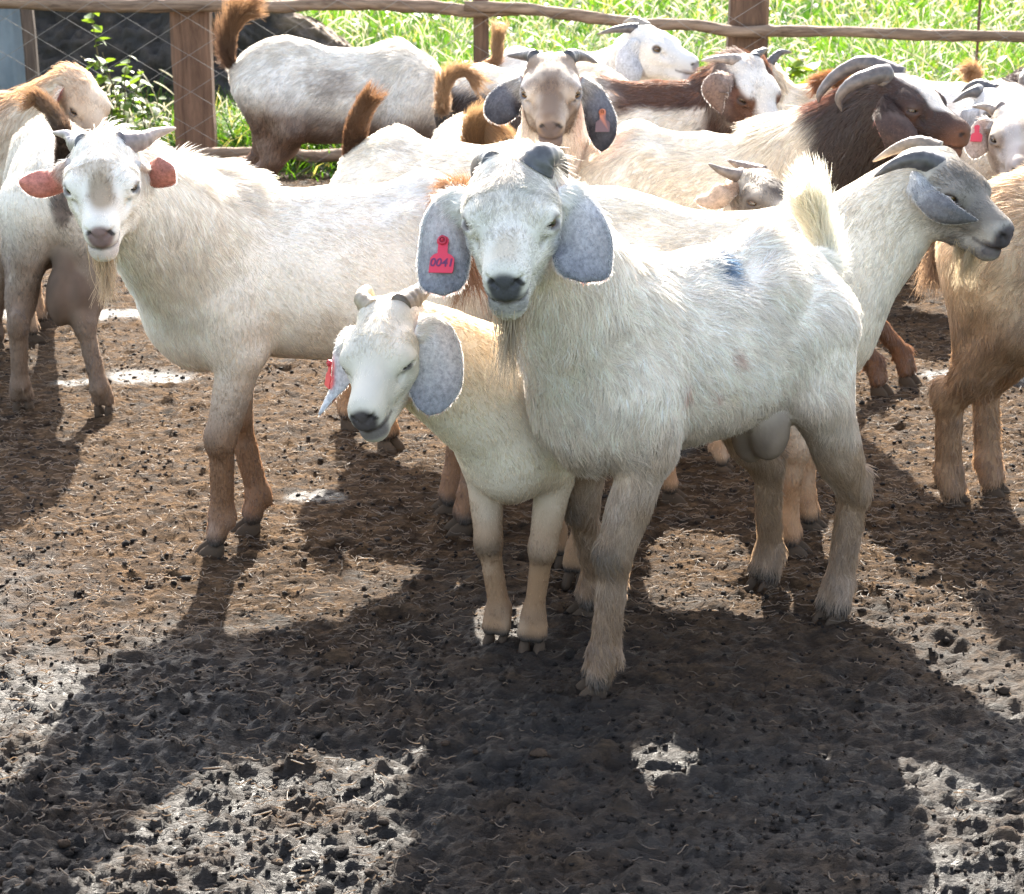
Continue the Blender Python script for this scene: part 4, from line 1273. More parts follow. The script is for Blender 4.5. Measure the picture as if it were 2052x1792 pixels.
# ------------------------------------------------------------------ coats
def coat(base=WHITE, tint=CREAM, tint_amt=0.25, leg=DIRT, leg_amt=0.7, leg_z=0.30, belly=TAN, belly_amt=0.35, head=None, head_amt=0.0,
         nose=DARK, nose_amt=1.0, nose_r=0.046, lips=0.9, knee=0.0, streak=0.12, seed=1, more=None):
    def f(i):
        P, H, hd = i['P'], i['H'], i['head']
        n1, n2, n3 = fbm(P, 5, seed), fbm(P, 16, seed + 9), fbm(P * np.array([1, 1, 0.35]), 40, seed + 5)
        c = np.repeat(np.asarray(base, float)[None], len(P), 0)
        c = lerp(c, tint, np.clip(tint_amt * (0.6 + 1.2 * n1), 0, 1))
        c = c * (1 + streak * n3 + 0.06 * n2)[:, None]
        c = lerp(c, np.array([0.42, 0.31, 0.21]), np.clip(0.55 * sstep(0.22, 0.75, fbm(P * np.array([0.7, 1, 1]), 6.5, seed + 33, 4) + 0.15 * n3) * (1 - 0.6 * hd), 0, 1))
        low = np.clip(1 - hd * 1.5, 0, 1)
        c = lerp(c, belly, belly_amt * low * sstep(0.50, 0.36, P[:, 2] + 0.05 * n2) * np.clip(0.75 + 0.8 * n2, 0, 1))
        c = lerp(c, leg, np.clip(leg_amt * low * sstep(leg_z + 0.13, leg_z - 0.13, P[:, 2] + 0.05 * n2) * (1.05 + 0.4 * n2), 0, 1))
        if knee:
            k = np.exp(-((P[:, 2] - 0.235) / 0.026) ** 2) * (P[:, 0] > 0.05) * sstep(0.0, 0.55, i['N'][:, 0])
            c = lerp(c, np.array([0.085, 0.068, 0.052]), np.clip(0.8 * knee * k * (0.9 + 0.9 * n2), 0, 1))
            k = np.exp(-((P[:, 2] - 0.085) / 0.02) ** 2) * (P[:, 0] > 0.05) * (i['N'][:, 0] > 0.2)
            c = lerp(c, np.array([0.12, 0.09, 0.07]), np.clip(0.3 * knee * k * (1 + 0.4 * n2), 0, 1))
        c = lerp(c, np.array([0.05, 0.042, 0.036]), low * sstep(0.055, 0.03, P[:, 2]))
        if head is not None:
            c = lerp(c, np.asarray(head), np.clip(head_amt * hd * (0.8 + 0.6 * n2), 0, 1))
        c = c * (1 - hd * (0.16 * np.clip(n2 + 0.3, 0, 1) + 0.14 * np.clip(n3, -0.5, 1)))[:, None]
        if more: c = more(i, c, n1, n2, n3)
        q = np.hypot(H[:, 1] / 0.031, (H[:, 2] + 0.078) / 0.026) * (0.046 / nose_r)
        m_ = sstep(1.2, 0.75, q + 0.3 * n2) * sstep(0.219, 0.236, H[:, 0] + 0.006 * n2)
        lip = sstep(0.196, 0.222, H[:, 0] + 0.01 * n2) * sstep(-0.086, -0.094, H[:, 2]) * sstep(-0.135, -0.118, H[:, 2]) * lips
        c = lerp(c, np.asarray(nose) * 1.6, np.clip(nose_amt * lip, 0, 1) * (hd > 0.3))
        c = lerp(c, np.asarray(nose) * (1 + 0.4 * n3[:, None]), np.clip(nose_amt * m_, 0, 1) * (hd > 0.3))
        return np.clip(c, 0.006, 0.85)
    return f

def bare(c, i, col, amt=0.95):
    n = fbm(i['P'] * np.array([1, 1, 0.5]), 34, 3, 3)
    cc = np.asarray(col)[None] * (1 + 0.55 * n)[:, None]
    return lerp(c, cc, amt * i['w']('bare'))

def ear_col(base, tip, tipamt=0.7, root=None, pink=None, edge=0.0):
    base, tip = np.asarray(base, float), np.asarray(tip, float)
    def f(t, x, n):
        c = np.repeat(base[None], len(t), 0) * (1 + 0.35 * n)[:, None]
        c = lerp(c, tip, np.clip(tipamt * sstep(0.35, 1.0, t + 0.25 * n), 0, 1))
        if edge: c = lerp(c, tip, np.clip(edge * sstep(0.45, 1.0, np.abs(x) + 0.3 * n), 0, 1))
        if root is not None: c = lerp(c, np.asarray(root, float), sstep(0.42, 0.05, t + 0.12 * n))
        return c
    return f

def tailc(root, tip, mid=0.45, soft=0.25):
    root, tip = np.asarray(root, float), np.asarray(tip, float)
    return lambda t: lerp(np.repeat(root[None], len(t), 0), tip, sstep(mid - soft, mid + soft, t))

def polygon_tag(name, parent, pos, xa, ya, na, size, col, col2=None, button=True, lift=0.004, text=None):
    """flat plastic ear tag: a flared panel with a neck and a round button, given its frame on the ear"""
    out = [(-0.50, -0.62), (-0.46, -0.02), (-0.34, 0.12), (-0.20, 0.18), (-0.19, 0.52), (-0.24, 0.60), (-0.25, 0.72), (-0.18, 0.84), (0, 0.90), (0.16, 0.84), (0.22, 0.72), (0.19, 0.52),
           (0.20, 0.18), (0.36, 0.10), (0.48, -0.04), (0.46, -0.50), (0.42, -0.62)]
    n = len(out)
    vs, fs, cs = [], [], []
    for z in (lift, lift + 0.0022):
        for x, y in out:
            vs.append(pos + xa * x * size + ya * y * size + na * z)
            cs.append(col if y < 0.3 or col2 is None else col2)
    fs.append(tuple(range(n, 2 * n))); fs.append(tuple(reversed(range(n))))
    for i in range(n):
        j = (i + 1) % n
        fs.append((i, j, n + j, n + i))
    o = mesh_obj(name, vs, fs, M_TAG, parent, False, np.array(cs))
    if button:
        vs, fs, cs = [], [], []
        prof = [(0.19, 0.002), (0.19, 0.005), (0.15, 0.0062), (0.10, 0.0060), (0.085, 0.0040), (0.05, 0.0040), (0.045, 0.0075), (0, 0.0078)]
        m = 16
        for r_, z in prof:
            for k in range(m):
                a = k / m * 2 * math.pi
                vs.append(pos + xa * (r_ * math.cos(a) - 0.03) * size + ya * (0.70 + r_ * math.sin(a)) * size + na * (lift + z))
                cs.append(np.array(col2 if col2 is not None else col) * (0.35 if 0.08 < r_ < 0.11 else 0.8))
        for i in range(len(prof) - 1):
            for k in range(m):
                l = (k + 1) % m
                fs.append((i * m + k, i * m + l, (i + 1) * m + l, (i + 1) * m + k))
        mesh_obj("tag_button", vs, fs, M_TAG, o, True, np.array(cs))
    if text:
        cu = bpy.data.curves.new("tag_writing", 'FONT')
        cu.body = text; cu.size = size * 0.46; cu.align_x = 'CENTER'; cu.extrude = 0.0002; cu.offset = 0.0004; cu.shear = 0.15
        tmp = bpy.data.objects.new("tag_writing", cu)
        COL.objects.link(tmp)
        bpy.context.view_layer.update()
        me = bpy.data.meshes.new_from_object(tmp.evaluated_get(bpy.context.evaluated_depsgraph_get()))
        bpy.data.objects.remove(tmp)
        to = bpy.data.objects.new("tag_writing", me)
        COL.objects.link(to); to.parent = o
        me.materials.clear()
        me.materials.append(mk_plain("marker_ink", (0.13, 0.025, 0.09), 0.6))
        p_ = pos + xa * (-0.02 * size) - ya * 0.36 * size + na * (lift + 0.0026)
        to.matrix_local = Matrix(((xa[0], ya[0], na[0], p_[0]), (xa[1], ya[1], na[1], p_[1]), (xa[2], ya[2], na[2], p_[2]), (0, 0, 0, 1)))
    return o

def put_tag(g, k, ti, xi, size, col, col2=None, text=None, side=1, upv=(0, 0, 1), lift=0.006, button=True):
    eo, grid, fn, T = g.ears[k]
    pos = grid[ti, xi]; n_ = fn[ti, xi] * side
    ya = np.asarray(upv, float); ya = unit(ya - n_ * (ya @ n_)); xa = np.cross(ya, n_)
    return polygon_tag("ear_tag", eo, pos, xa, ya, n_, size, np.array(col, float), None if col2 is None else np.array(col2, float), button, lift, text)

GREYHORN = dict(c0=(0.05, 0.048, 0.055), c1=(0.13, 0.11, 0.10))
PALEHORN = dict(c0=(0.13, 0.105, 0.105), c1=(0.30, 0.22, 0.19))
EAR_BLUE = ear_col((0.54, 0.54, 0.55), (0.11, 0.12, 0.15), 0.80, (0.72, 0.70, 0.66), edge=0.35)
EAR_DARK = ear_col((0.12, 0.125, 0.145), (0.015, 0.015, 0.021), 0.95, (0.32, 0.31, 0.30), edge=0.3)
EAR_WHITE = ear_col((0.55, 0.55, 0.55), (0.45, 0.46, 0.48), 0.5, (0.68, 0.66, 0.62))
EAR_INNER = ear_col((0.42, 0.20, 0.16), (0.40, 0.20, 0.17), 0.4)

GOATS = {}

# ------------------------------------------------------------------ the herd
def heading_of(hind, fore):
    a, b = G(*hind), G(*fore)
    return math.degrees(math.atan2(b[1] - a[1], b[0] - a[0])), (a + b) / 2

# --- large white goat in front
h, m = heading_of((1598, 1222), (1192, 1360))
def g1_extra(sk, B, H, L):
    for y, z in ((0.022, 0.0), (-0.022, -0.015)):
        sk.ell(B(-0.215, 0.035 + y, 0.372 + z), np.array([0.042, 0.036, 0.056]), 'bare', 0.012, flow=(0, 0, -1))
    sk.cap(B(-0.21, 0.02, 0.47), B(-0.215, 0.03, 0.41), 0.05, 0.04, 'bare', 0.03, flow=(0, 0, -1))
def g1_more(i, c, n1, n2, n3):
    P = i['P']
    d = np.sqrt(((P[:, 0] + 0.05) / 0.038) ** 2 + ((P[:, 2] - 0.70) / 0.04) ** 2 + ((P[:, 1] - 0.05) / 0.045) ** 2)
    c = lerp(c, np.array([0.03, 0.13, 0.26]), np.clip(0.9 * sstep(1.15, 0.45, d + 0.45 * n2), 0, 1))
    for x, z in ((0.06, 0.50), (0.0, 0.56), (0.14, 0.52)):              # small scratches
        d = np.hypot(P[:, 0] - x, (P[:, 2] - z) * 0.6)
        c = lerp(c, np.array([0.40, 0.16, 0.11]), 0.6 * sstep(0.014, 0.005, d + 0.004 * n2) * (P[:, 1] > 0))
    H = i['H']
    c = lerp(c, np.array([0.50, 0.50, 0.46]), np.clip(0.6 * i['head'] * (0.8 + n2), 0, 1))
    d = np.minimum(*[np.linalg.norm(H - np.array([0.105, y * 0.055, -0.07]), axis=1) for y in (1, -1)])
    c = lerp(c, np.array([0.28, 0.30, 0.36]), 0.7 * sstep(0.036, 0.012, d) * i['head'])
    d = np.hypot((H[:, 0] - 0.205) / 1.3, H[:, 1])
    c = lerp(c, np.array([0.33, 0.27, 0.17]), 0.55 * sstep(0.034, 0.012, d + 0.01 * n2) * (H[:, 2] > -0.07) * i['head'])
    return bare(c * 1.0, i, (0.135, 0.10, 0.075))
G1 = make_goat("large white goat in front with blue grey lop ears and blue mark on its rump",
    m[:2], h, 1.0, blen=0.80, rise=0.045, shift=0.068, belly=0.93, thigh=dict(hl=(0.075, 0.86), hr=(-0.01, 0.92)), poll=(1031, 326, 2.93), nose=(1011, 563), near=1, hs=1.10, hl=0.84, hw=0.92, roll=-2.0, seed=3,
    feet=dict(fl=(1190, 1392, -25), fr=(1172, 1235, -25), hl=(1665, 1247, 0), hr=(1527, 1180, 5)),
    coat=coat((0.80, 0.74, 0.675), CREAM, 0.10, (0.27, 0.175, 0.10), 0.85, 0.31, (0.40, 0.285, 0.185), 0.95, nose=(0.055, 0.055, 0.062), nose_r=0.040, lips=0.7, knee=0.8, streak=0.10, seed=4, more=g1_more),
    horns=[dict(pts=[('h', 0.022, 0.034, 0.0), ('p', 1090, 314, -0.02), ('p', 1120, 318, 0.02), ('p', 1138, 356, 0.05)], r=0.026, c0=(0.06, 0.065, 0.08), c1=(0.12, 0.105, 0.09)),
           dict(pts=[('h', 0.012, -0.032, 0.002), ('p', 972, 322, 0.03), ('p', 954, 334, 0.09), ('p', 947, 358, 0.14)], r=0.019, c0=(0.10, 0.10, 0.11), c1=(0.14, 0.12, 0.11))],
    ears=[dict(pts=[('h', 0.048, -0.060, -0.035), ('p', 902, 430, 0.0), ('p', 889, 510, -0.02), ('p', 888, 592, -0.06)], w=[(0, 0.014), (0.2, 0.024), (0.45, 0.037), (0.72, 0.040), (0.9, 0.035), (1, 0.030)], face=(-0.05, -1, 0.12), cf=EAR_BLUE, cb=EAR_INNER, nh=5000, rt=0.86, cup=0.25),
          dict(pts=[('h', 0.048, 0.060, -0.035), ('p', 1142, 420, -0.02), ('p', 1165, 490, -0.05), ('p', 1170, 566, -0.09)], w=[(0, 0.014), (0.15, 0.024), (0.4, 0.040), (0.65, 0.047), (0.9, 0.043), (1, 0.034)], face=(0.1, -1, 0.12), cf=EAR_BLUE, cb=EAR_INNER, nh=5000, rt=0.87, cup=0.2, ph=2)],
    tail=[('b', -0.40, 0, 0.665), (1648, 0, 0) and ('p', 1648, 530, 3.62), ('p', 1632, 460, 3.64), ('p', 1600, 385, 3.62)], tail_col=tailc((0.80, 0.77, 0.70), (0.78, 0.73, 0.61)), tail_hair=0.055, tail_r=0.022, tail_n=9000, tail_back=(1, 0.3, 0),
    beard=dict(n=200, len=0.15, col=(0.36, 0.29, 0.21), x=0.19, conv=0.6), eyes=0.62, extra=g1_extra, fur=85000, rad=0.00062, hair=0.034, vox=0.010, hvox=0.0034, forelock=0.75, headhair=0.40, thick=0.98, clump=0.45, neck_r=0.90, wave=0.25)
put_tag(G1, 0, 18, 7, 0.040, (0.62, 0.035, 0.075), None, "0041", 1)
GOATS['G1'] = G1

# --- young cream goat beside it
h, m = heading_of((1132, 1150), (1030, 1297))
def g2_more(i, c, n1, n2, n3):
    H, P = i['H'], i['P']
    c = lerp(c, np.array([0.60, 0.42, 0.20]), 0.35 * i['neck'] * np.clip(0.6 + n1, 0, 1) * sstep(0.40, 0.6, P[:, 2]))
    c = lerp(c, np.array([0.52, 0.49, 0.43]), np.clip(0.75 * i['head'] * (0.8 + 0.8 * n2), 0, 1))
    for y in (1, -1):
        d = np.hypot((H[:, 0] - 0.125) * 0.5, H[:, 2] + 0.046 + 0.25 * (H[:, 0] - 0.12)) + 4 * (H[:, 1] * y < 0.03)
        c = lerp(c, np.array([0.06, 0.05, 0.05]), 0.9 * sstep(0.0075, 0.003, d) * i['head'])
    return c
G2 = make_goat("young cream goat with drooping grey ears standing beside the large white goat",
    m[:2], h, 0.84, poll=(776, 612, 3.07), nose=(724, 836), near=1, hs=0.95, hl=0.90, hw=0.93, roll=-8, seed=5,
    feet=dict(fl=(1066, 1306, 5), fr=(994, 1292, -5), hl=(1152, 1166, 0), hr=(1110, 1130, 0)),
    coat=coat((0.72, 0.645, 0.535), CREAM, 0.4, (0.25, 0.15, 0.08), 1.0, 0.32, (0.42, 0.30, 0.19), 0.6, nose=(0.06, 0.05, 0.05), nose_r=0.043, knee=0.9, streak=0.07, seed=8, more=g2_more),
    horns=[dict(pts=[('h', 0.01, 0.03, 0.0), ('p', 832, 594, 0.02), ('p', 862, 574, 0.05), ('p', 898, 580, 0.09)], r=0.025, c0=(0.10, 0.075, 0.05), c1=(0.15, 0.115, 0.075)),
           dict(pts=[('h', 0.01, -0.03, 0.0), ('p', 724, 598, 0.02), ('p', 735, 582, 0.06), ('p', 750, 592, 0.11)], r=0.019, c0=(0.35, 0.28, 0.2), c1=(0.4, 0.33, 0.25))],
    ears=[dict(pts=[('h', 0.045, 0.058, -0.035), ('p', 862, 680, -0.04), ('p', 872, 752, -0.06), ('p', 858, 832, -0.10)], w=[(0, 0.014), (0.15, 0.030), (0.45, 0.045), (0.72, 0.044), (1, 0.030)], face=(0.1, -1, 0.1), cf=ear_col((0.55, 0.54, 0.53), (0.13, 0.14, 0.165), 0.75, (0.70, 0.66, 0.60), edge=0.25), cb=EAR_INNER, nh=3500, cup=0.25),
          dict(pts=[('h', 0.045, -0.058, -0.035), ('p', 686, 700, 0.05), ('p', 676, 770, 0.05), ('p', 640, 832, 0.02)], w=[(0, 0.014), (0.2, 0.024), (0.5, 0.028), (0.8, 0.020), (1, 0.008)], face=(-0.94, -0.34, 0.1), cf=EAR_WHITE, cb=EAR_INNER, nh=1200, cup=0.7, rt=0.6)],
    tail=None, eyes=0.0, fur=50000, rad=0.00055, hair=0.012, sleek=True, vox=0.011, hvox=0.0036, forelock=0.9, clump=0.24, thick=1.0, neck_r=0.98)
put_tag(G2, 1, 15, 7, 0.032, (0.62, 0.05, 0.06), None, None, 1)
GOATS['G2'] = G2

# --- white buck on the left looking at the camera
h, m = heading_of((908, 1050), (460, 1094))
def l1_more(i, c, n1, n2, n3):
    H, P = i['H'], i['P']
    d = np.hypot((H[:, 0] - 0.165) / 2.2, H[:, 1] - 0.004)
    c = lerp(c, np.array([0.27, 0.20, 0.13]), np.clip(0.95 * sstep(0.036, 0.012, d + 0.012 * n2) * (H[:, 2] > -0.09) * i['head'], 0, 1))
    d = np.hypot((H[:, 0] - 0.100) / 1.0, (H[:, 1] + 0.01))
    c = lerp(c, np.array([0.42, 0.33, 0.23]), np.clip(0.6 * sstep(0.045, 0.02, d + 0.015 * n2) * (H[:, 2] > -0.06) * (H[:, 0] > 0.09) * i['head'], 0, 1))
    c = lerp(c, np.array([0.45, 0.30, 0.19]), 0.5 * sstep(-0.25, -0.36, P[:, 0]) * i['trunk'])
    return c
L1 = make_goat("white goat with outspread horns and short sideways ears with pink insides",
    m[:2], h, 1.03, blen=0.93, shift=0.035, rise=0.03, poll=(205, 286, 3.50), nose=(199, 466), near=1, hs=1.0, hl=0.84, hw=0.93, roll=-1.5, seed=7,
    feet=dict(fl=(430, 1110, -5), fr=(502, 1066, 0), hl=(925, 1066, 0), hr=(895, 1029, 0)),
    coat=coat((0.79, 0.735, 0.67), CREAM, 0.12, (0.20, 0.105, 0.054), 1.0, 0.30, (0.52, 0.38, 0.27), 0.7, nose=(0.21, 0.14, 0.13), nose_r=0.04, lips=0.45, knee=0.35, streak=0.08, seed=12, more=l1_more),
    horns=[dict(pts=[('h', 0.01, 0.034, 0.0), ('p', 283, 282, 0.03), ('p', 312, 268, 0.06), ('p', 352, 257, 0.10)], r=0.022, c0=(0.17, 0.14, 0.145), c1=(0.38, 0.28, 0.22)),
           dict(pts=[('h', 0.01, -0.034, 0.0), ('p', 150, 290, 0.03), ('p', 136, 272, 0.06), ('p', 106, 266, 0.10)], r=0.021, c0=(0.12, 0.12, 0.13), c1=(0.33, 0.27, 0.26))],
    ears=[dict(pts=[('h', 0.045, 0.058, -0.030), ('p', 292, 350, 0.03), ('p', 320, 348, 0.02), ('p', 349, 338, 0.0)], w=[(0, 0.014), (0.25, 0.016), (0.55, 0.026), (0.8, 0.028), (1, 0.014)], face=(-0.1, -1, 0.0), cf=ear_col((0.42, 0.17, 0.13), (0.46, 0.19, 0.15), 0.6, (0.5, 0.42, 0.36)), cb=EAR_WHITE, nh=1200, cup=0.55, rt=0.65),
          dict(pts=[('h', 0.045, -0.058, -0.030), ('p', 118, 362, 0.03), ('p', 82, 372, 0.02), ('p', 38, 364, 0.0)], w=[(0, 0.016), (0.3, 0.022), (0.6, 0.025), (0.85, 0.022), (1, 0.012)], face=(0.1, -1, -0.12), cf=ear_col((0.50, 0.20, 0.16), (0.55, 0.23, 0.185), 0.6, (0.5, 0.40, 0.36)), cb=EAR_WHITE, nh=1500, cup=0.5, rt=0.6)],
    tail=[('b', -0.40, 0, 0.655), ('p', 902, 388, 3.78), ('p', 928, 470, 3.80), ('p', 945, 570, 3.80)], tail_col=tailc(GINGER, (0.38, 0.2, 0.1)), tail_hair=0.06, tail_r=0.028, tail_n=3500,
    beard=dict(n=240, len=0.12, col=(0.50, 0.37, 0.24), x=0.185, conv=0.8), eyes=0.55, fur=80000, rad=0.00055, hair=0.013, sleek=True, mane=1.0, neck_hair=2.0, vox=0.0105, hvox=0.0036, forelock=0.9, thick=1.03, clump=0.3, crest=0.75, neck_r=0.92, lift=0.22)
GOATS['L1'] = L1

# --- profile goat on the right, facing right
h, m = heading_of((1397, 976), (1608, 1088))
def r1_extra(sk, B, H, L):
    sk.ell(B(-0.22, 0.0, 0.68), np.array([0.16, 0.08, 0.085]), 'trunk', 0.05, flow=(-1, 0, -0.3))
def r1_more(i, c, n1, n2, n3):
    H, hd = i['H'], i['head']
    c = lerp(c, np.array([0.17, 0.148, 0.125]), np.clip(0.9 * hd * (0.9 + 0.9 * n2), 0, 1))
    d = np.hypot(H[:, 0] - 0.12, H[:, 2] + 0.02)
    c = lerp(c, np.array([0.17, 0.15, 0.13]), np.clip(0.45 * hd * sstep(0.10, 0.03, d) * (0.7 + 1.2 * n2), 0, 1))
    return c
R1 = make_goat("white goat in profile facing right with swept back horns and a short beard",
    (0.43, 3.94), -9, 1.0, neck_r=0.86, mane=0.0, extra=r1_extra, poll=(1872, 308, 3.92), nose=(2022, 470), near=1, hs=1.0, hl=0.93, roll=0, seed=9, blen=0.95, shift=-0.02,
    feet=dict(fl=(1625, 1064, -10), fr=(1590, 1110, -10), hr=(1345, 1005, 0)),
    coat=coat((0.70, 0.655, 0.58), CREAM, 0.25, (0.33, 0.19, 0.10), 0.95, 0.26, (0.5, 0.38, 0.27), 0.6, nose=(0.06, 0.05, 0.052), nose_r=0.05, streak=0.11, seed=15, more=r1_more),
    horns=[dict(pts=[('p', 1880, 336, -0.035), ('p', 1842, 320, -0.05), ('p', 1797, 328, -0.06), ('p', 1752, 354, -0.06)], r=0.025, **GREYHORN),
           dict(pts=[('p', 1880, 306, 0.03), ('p', 1840, 290, 0.05), ('p', 1797, 298, 0.07), ('p', 1749, 324, 0.08)], r=0.023, c0=(0.16, 0.12, 0.09), c1=(0.34, 0.25, 0.17))],
    ears=[dict(pts=[('h', 0.012, -0.060, -0.042), ('p', 1858, 398, -0.10), ('p', 1902, 430, -0.13), ('p', 1957, 442, -0.13)], w=[(0, 0.014), (0.25, 0.020), (0.55, 0.026), (0.8, 0.019), (1, 0.005)], face=(0.1, -1, -0.25), cf=ear_col((0.17, 0.165, 0.17), (0.10, 0.10, 0.11), 0.7, (0.62, 0.62, 0.62), edge=0.3), cb=EAR_INNER, nh=2500, rt=0.55, cup=0.25),
          dict(pts=[('h', 0.012, 0.060, -0.042), ('h', 0.02, 0.11, -0.07), ('h', 0.06, 0.13, -0.13)], w=[(0, 0.015), (0.5, 0.03), (1, 0.01)], face=(0, -1, 0), cf=EAR_DARK, cb=EAR_INNER, nh=300)],
    tail=[('b', -0.40, 0, 0.655), ('b', -0.44, 0, 0.60), ('b', -0.45, 0.0, 0.52)], tail_col=tailc(WHITE, CREAM), tail_hair=0.04, tail_n=1500,
    beard=dict(n=340, len=0.10, col=(0.52, 0.42, 0.28), x=0.165, conv=0.45, dir=(-0.08, 0, -1)), eyes=0.8, fur=58000, rad=0.0006, hair=0.015, sleek=True, neck_hair=1.1, vox=0.0115, hvox=0.0038, clump=0.3, lift=0.2)
GOATS['R1'] = R1

# --- big brown headed buck with large horns
def b8_more(i, c, n1, n2, n3):
    P, H, hd, nk = i['P'], i['H'], i['head'], i['neck']
    br = np.array([0.040, 0.021, 0.016])
    m_ = np.clip(hd + sstep(0.30, 0.36, P[:, 0] + 0.02 * n2) , 0, 1)
    c = lerp(c, br, m_)
    red = np.array([0.17, 0.055, 0.028])
    c = lerp(c, red, 0.7 * np.clip(nk * sstep(0.3, 0.36, P[:, 0]) * sstep(0.5, 1.0, i['N'][:, 2]), 0, 1))
    c = lerp(c, np.array([0.075, 0.036, 0.024]), 0.8 * hd * sstep(0.03, 0.012, np.hypot(H[:, 0] - 0.115, H[:, 2] + 0.05)) )
    bl = sstep(0.036, 0.022, np.abs(H[:, 1]) + 0.004 * n2 + 0.035 * sstep(0.13, 0.22, H[:, 0])) * (H[:, 2] > -0.085) * sstep(-0.075, -0.05, H[:, 0])
    c = lerp(c, np.array([0.66, 0.60, 0.54]), np.clip(bl * hd, 0, 1))
    c = lerp(c, np.array([0.13, 0.06, 0.035]), 0.8 * hd * sstep(0.06, 0.03, np.linalg.norm(H - np.array([0.23, 0, -0.09]), axis=1)))
    c = lerp(c, np.array([0.16, 0.075, 0.035]), sstep(0.44, 0.34, P[:, 2]) * sstep(0.1, 0.16, P[:, 0]))
    return c
B8 = make_goat("big white buck with a dark brown head, white blaze and large curved horns",
    (P3(1430, 500, 5.28)[0], 5.28), -24, 0.96, poll=(1790, 158, 4.95), nose=(1938, 268), near=1, hs=1.10, hl=0.90, roll=0, seed=13,
    feet=dict(fl=(1818, 768, -15), fr=(1762, 788, -15)),
    coat=coat((0.74, 0.69, 0.61), CREAM, 0.25, (0.35, 0.19, 0.09), 0.9, 0.30, TAN, 0.4, nose=(0.12, 0.055, 0.035), nose_amt=0.4, seed=21, more=b8_more),
    horns=[dict(pts=[('h', 0.0, -0.034, 0.0), ('p', 1770, 148, -0.04), ('p', 1712, 165, -0.06), ('p', 1682, 195, -0.05), ('p', 1687, 224, -0.04)], r=0.026, c0=(0.10, 0.082, 0.074), c1=(0.13, 0.11, 0.105)),
           dict(pts=[('h', 0.0, 0.034, 0.0), ('p', 1735, 128, 0.08), ('p', 1678, 150, 0.10), ('p', 1645, 185, 0.10), ('p', 1640, 206, 0.10)], r=0.024, c0=(0.10, 0.08, 0.074), c1=(0.15, 0.125, 0.115))],
    ears=[dict(pts=[('h', 0.03, -0.062, -0.045), ('p', 1785, 240, -0.15), ('p', 1806, 280, -0.18), ('p', 1816, 328, -0.18)], w=[(0, 0.02), (0.3, 0.036), (0.7, 0.042), (1, 0.03)], face=(-0.1, -1, 0.1), cf=ear_col((0.060, 0.035, 0.028), (0.075, 0.045, 0.038), 0.6), cb=EAR_INNER, nh=900, lit_rim=0),
          dict(pts=[('h', 0.03, 0.062, -0.045), ('h', 0.04, 0.11, -0.10), ('h', 0.05, 0.12, -0.19)], w=[(0, 0.02), (0.5, 0.04), (1, 0.03)], face=(0, 1, 0), cf=ear_col(BROWN, BROWN), cb=EAR_INNER, nh=200)],
    tail=[('b', -0.40, 0, 0.66), ('p', 1152, 340, 5.42), ('p', 1142, 300, 5.40), ('p', 1118, 292, 5.36), ('p', 1100, 316, 5.32)], tail_col=tailc((0.5, 0.33, 0.17), (0.58, 0.40, 0.19)), tail_hair=0.065, tail_n=3000,
    eyes=0.35, fur=42000, rad=0.0009, hair=0.024, neck_hair=1.9, mane=0.6, crest=1.0, vox=0.013, hvox=0.005, neck_r=1.2, clump=0.35)
GOATS['B8'] = B8

# --- beige faced goat with dark ears, looking straight at the camera
def b4_more(i, c, n1, n2, n3):
    H, hd = i['H'], i['head']
    c = lerp(c, np.array([0.19, 0.13, 0.09]), np.clip(0.97 * hd * (0.9 + 0.8 * n2), 0, 1))
    s_ = sstep(0.012, 0.04, np.abs(H[:, 1])) * (H[:, 2] > -0.1)
    ey = np.minimum(*[np.linalg.norm(H - np.array([0.10, y * 0.055, -0.05]), axis=1) for y in (1, -1)])
    c = lerp(c, np.array([0.42, 0.41, 0.42]), 0.85 * hd * sstep(0.045, 0.02, ey + 0.01 * n2))
    c = lerp(c, np.array([0.135, 0.09, 0.064]), np.clip(0.7 * hd * sstep(0.028, 0.01, np.abs(H[:, 1]) + 0.01 * n2) * (H[:, 2] > -0.09), 0, 1))
    return c
B4 = make_goat("beige faced goat with small horns and long dark ears looking at the camera",
    (0.15, 5.74), -95, 1.0, poll=(1105, 118, 5.33), nose=(1103, 252), near=1, hs=1.18, hl=0.88, roll=0, seed=17,
    coat=coat((0.70, 0.63, 0.55), CREAM, 0.3, DIRT, 0.8, 0.3, TAN, 0.5, nose=(0.08, 0.06, 0.055), nose_r=0.036, seed=23, more=b4_more),
    horns=[dict(pts=[('h', 0.0, 0.04, 0.0), ('p', 1152, 112, 0.03), ('p', 1172, 115, 0.06), ('p', 1198, 127, 0.08)], r=0.02, **GREYHORN),
           dict(pts=[('h', 0.0, -0.04, 0.0), ('p', 1062, 112, 0.03), ('p', 1044, 112, 0.06), ('p', 1016, 112, 0.08)], r=0.02, **GREYHORN)],
    ears=[dict(pts=[('h', 0.05, 0.062, -0.04), ('p', 1188, 195, -0.02), ('p', 1206, 245, -0.04), ('p', 1206, 304, -0.06)], w=[(0, 0.018), (0.3, 0.033), (0.6, 0.043), (0.85, 0.036), (1, 0.024)], face=(0.1, -1, 0.1), cf=EAR_DARK, cb=EAR_INNER, nh=900, rt=0.75),
          dict(pts=[('h', 0.05, -0.062, -0.04), ('p', 1025, 188, -0.02), ('p', 1006, 215, -0.04), ('p', 998, 250, -0.06)], w=[(0, 0.018), (0.3, 0.036), (0.6, 0.050), (0.85, 0.044), (1, 0.03)], face=(-0.1, -1, 0.1), cf=EAR_DARK, cb=EAR_INNER, nh=900, rt=0.72)],
    eyes=1.0, fur=20000, rad=0.0009, hair=0.022, vox=0.014, hvox=0.0045, clump=0.25)
put_tag(B4, 0, 17, 7, 0.042, (0.10, 0.055, 0.06), (0.42, 0.13, 0.06), None, 1)
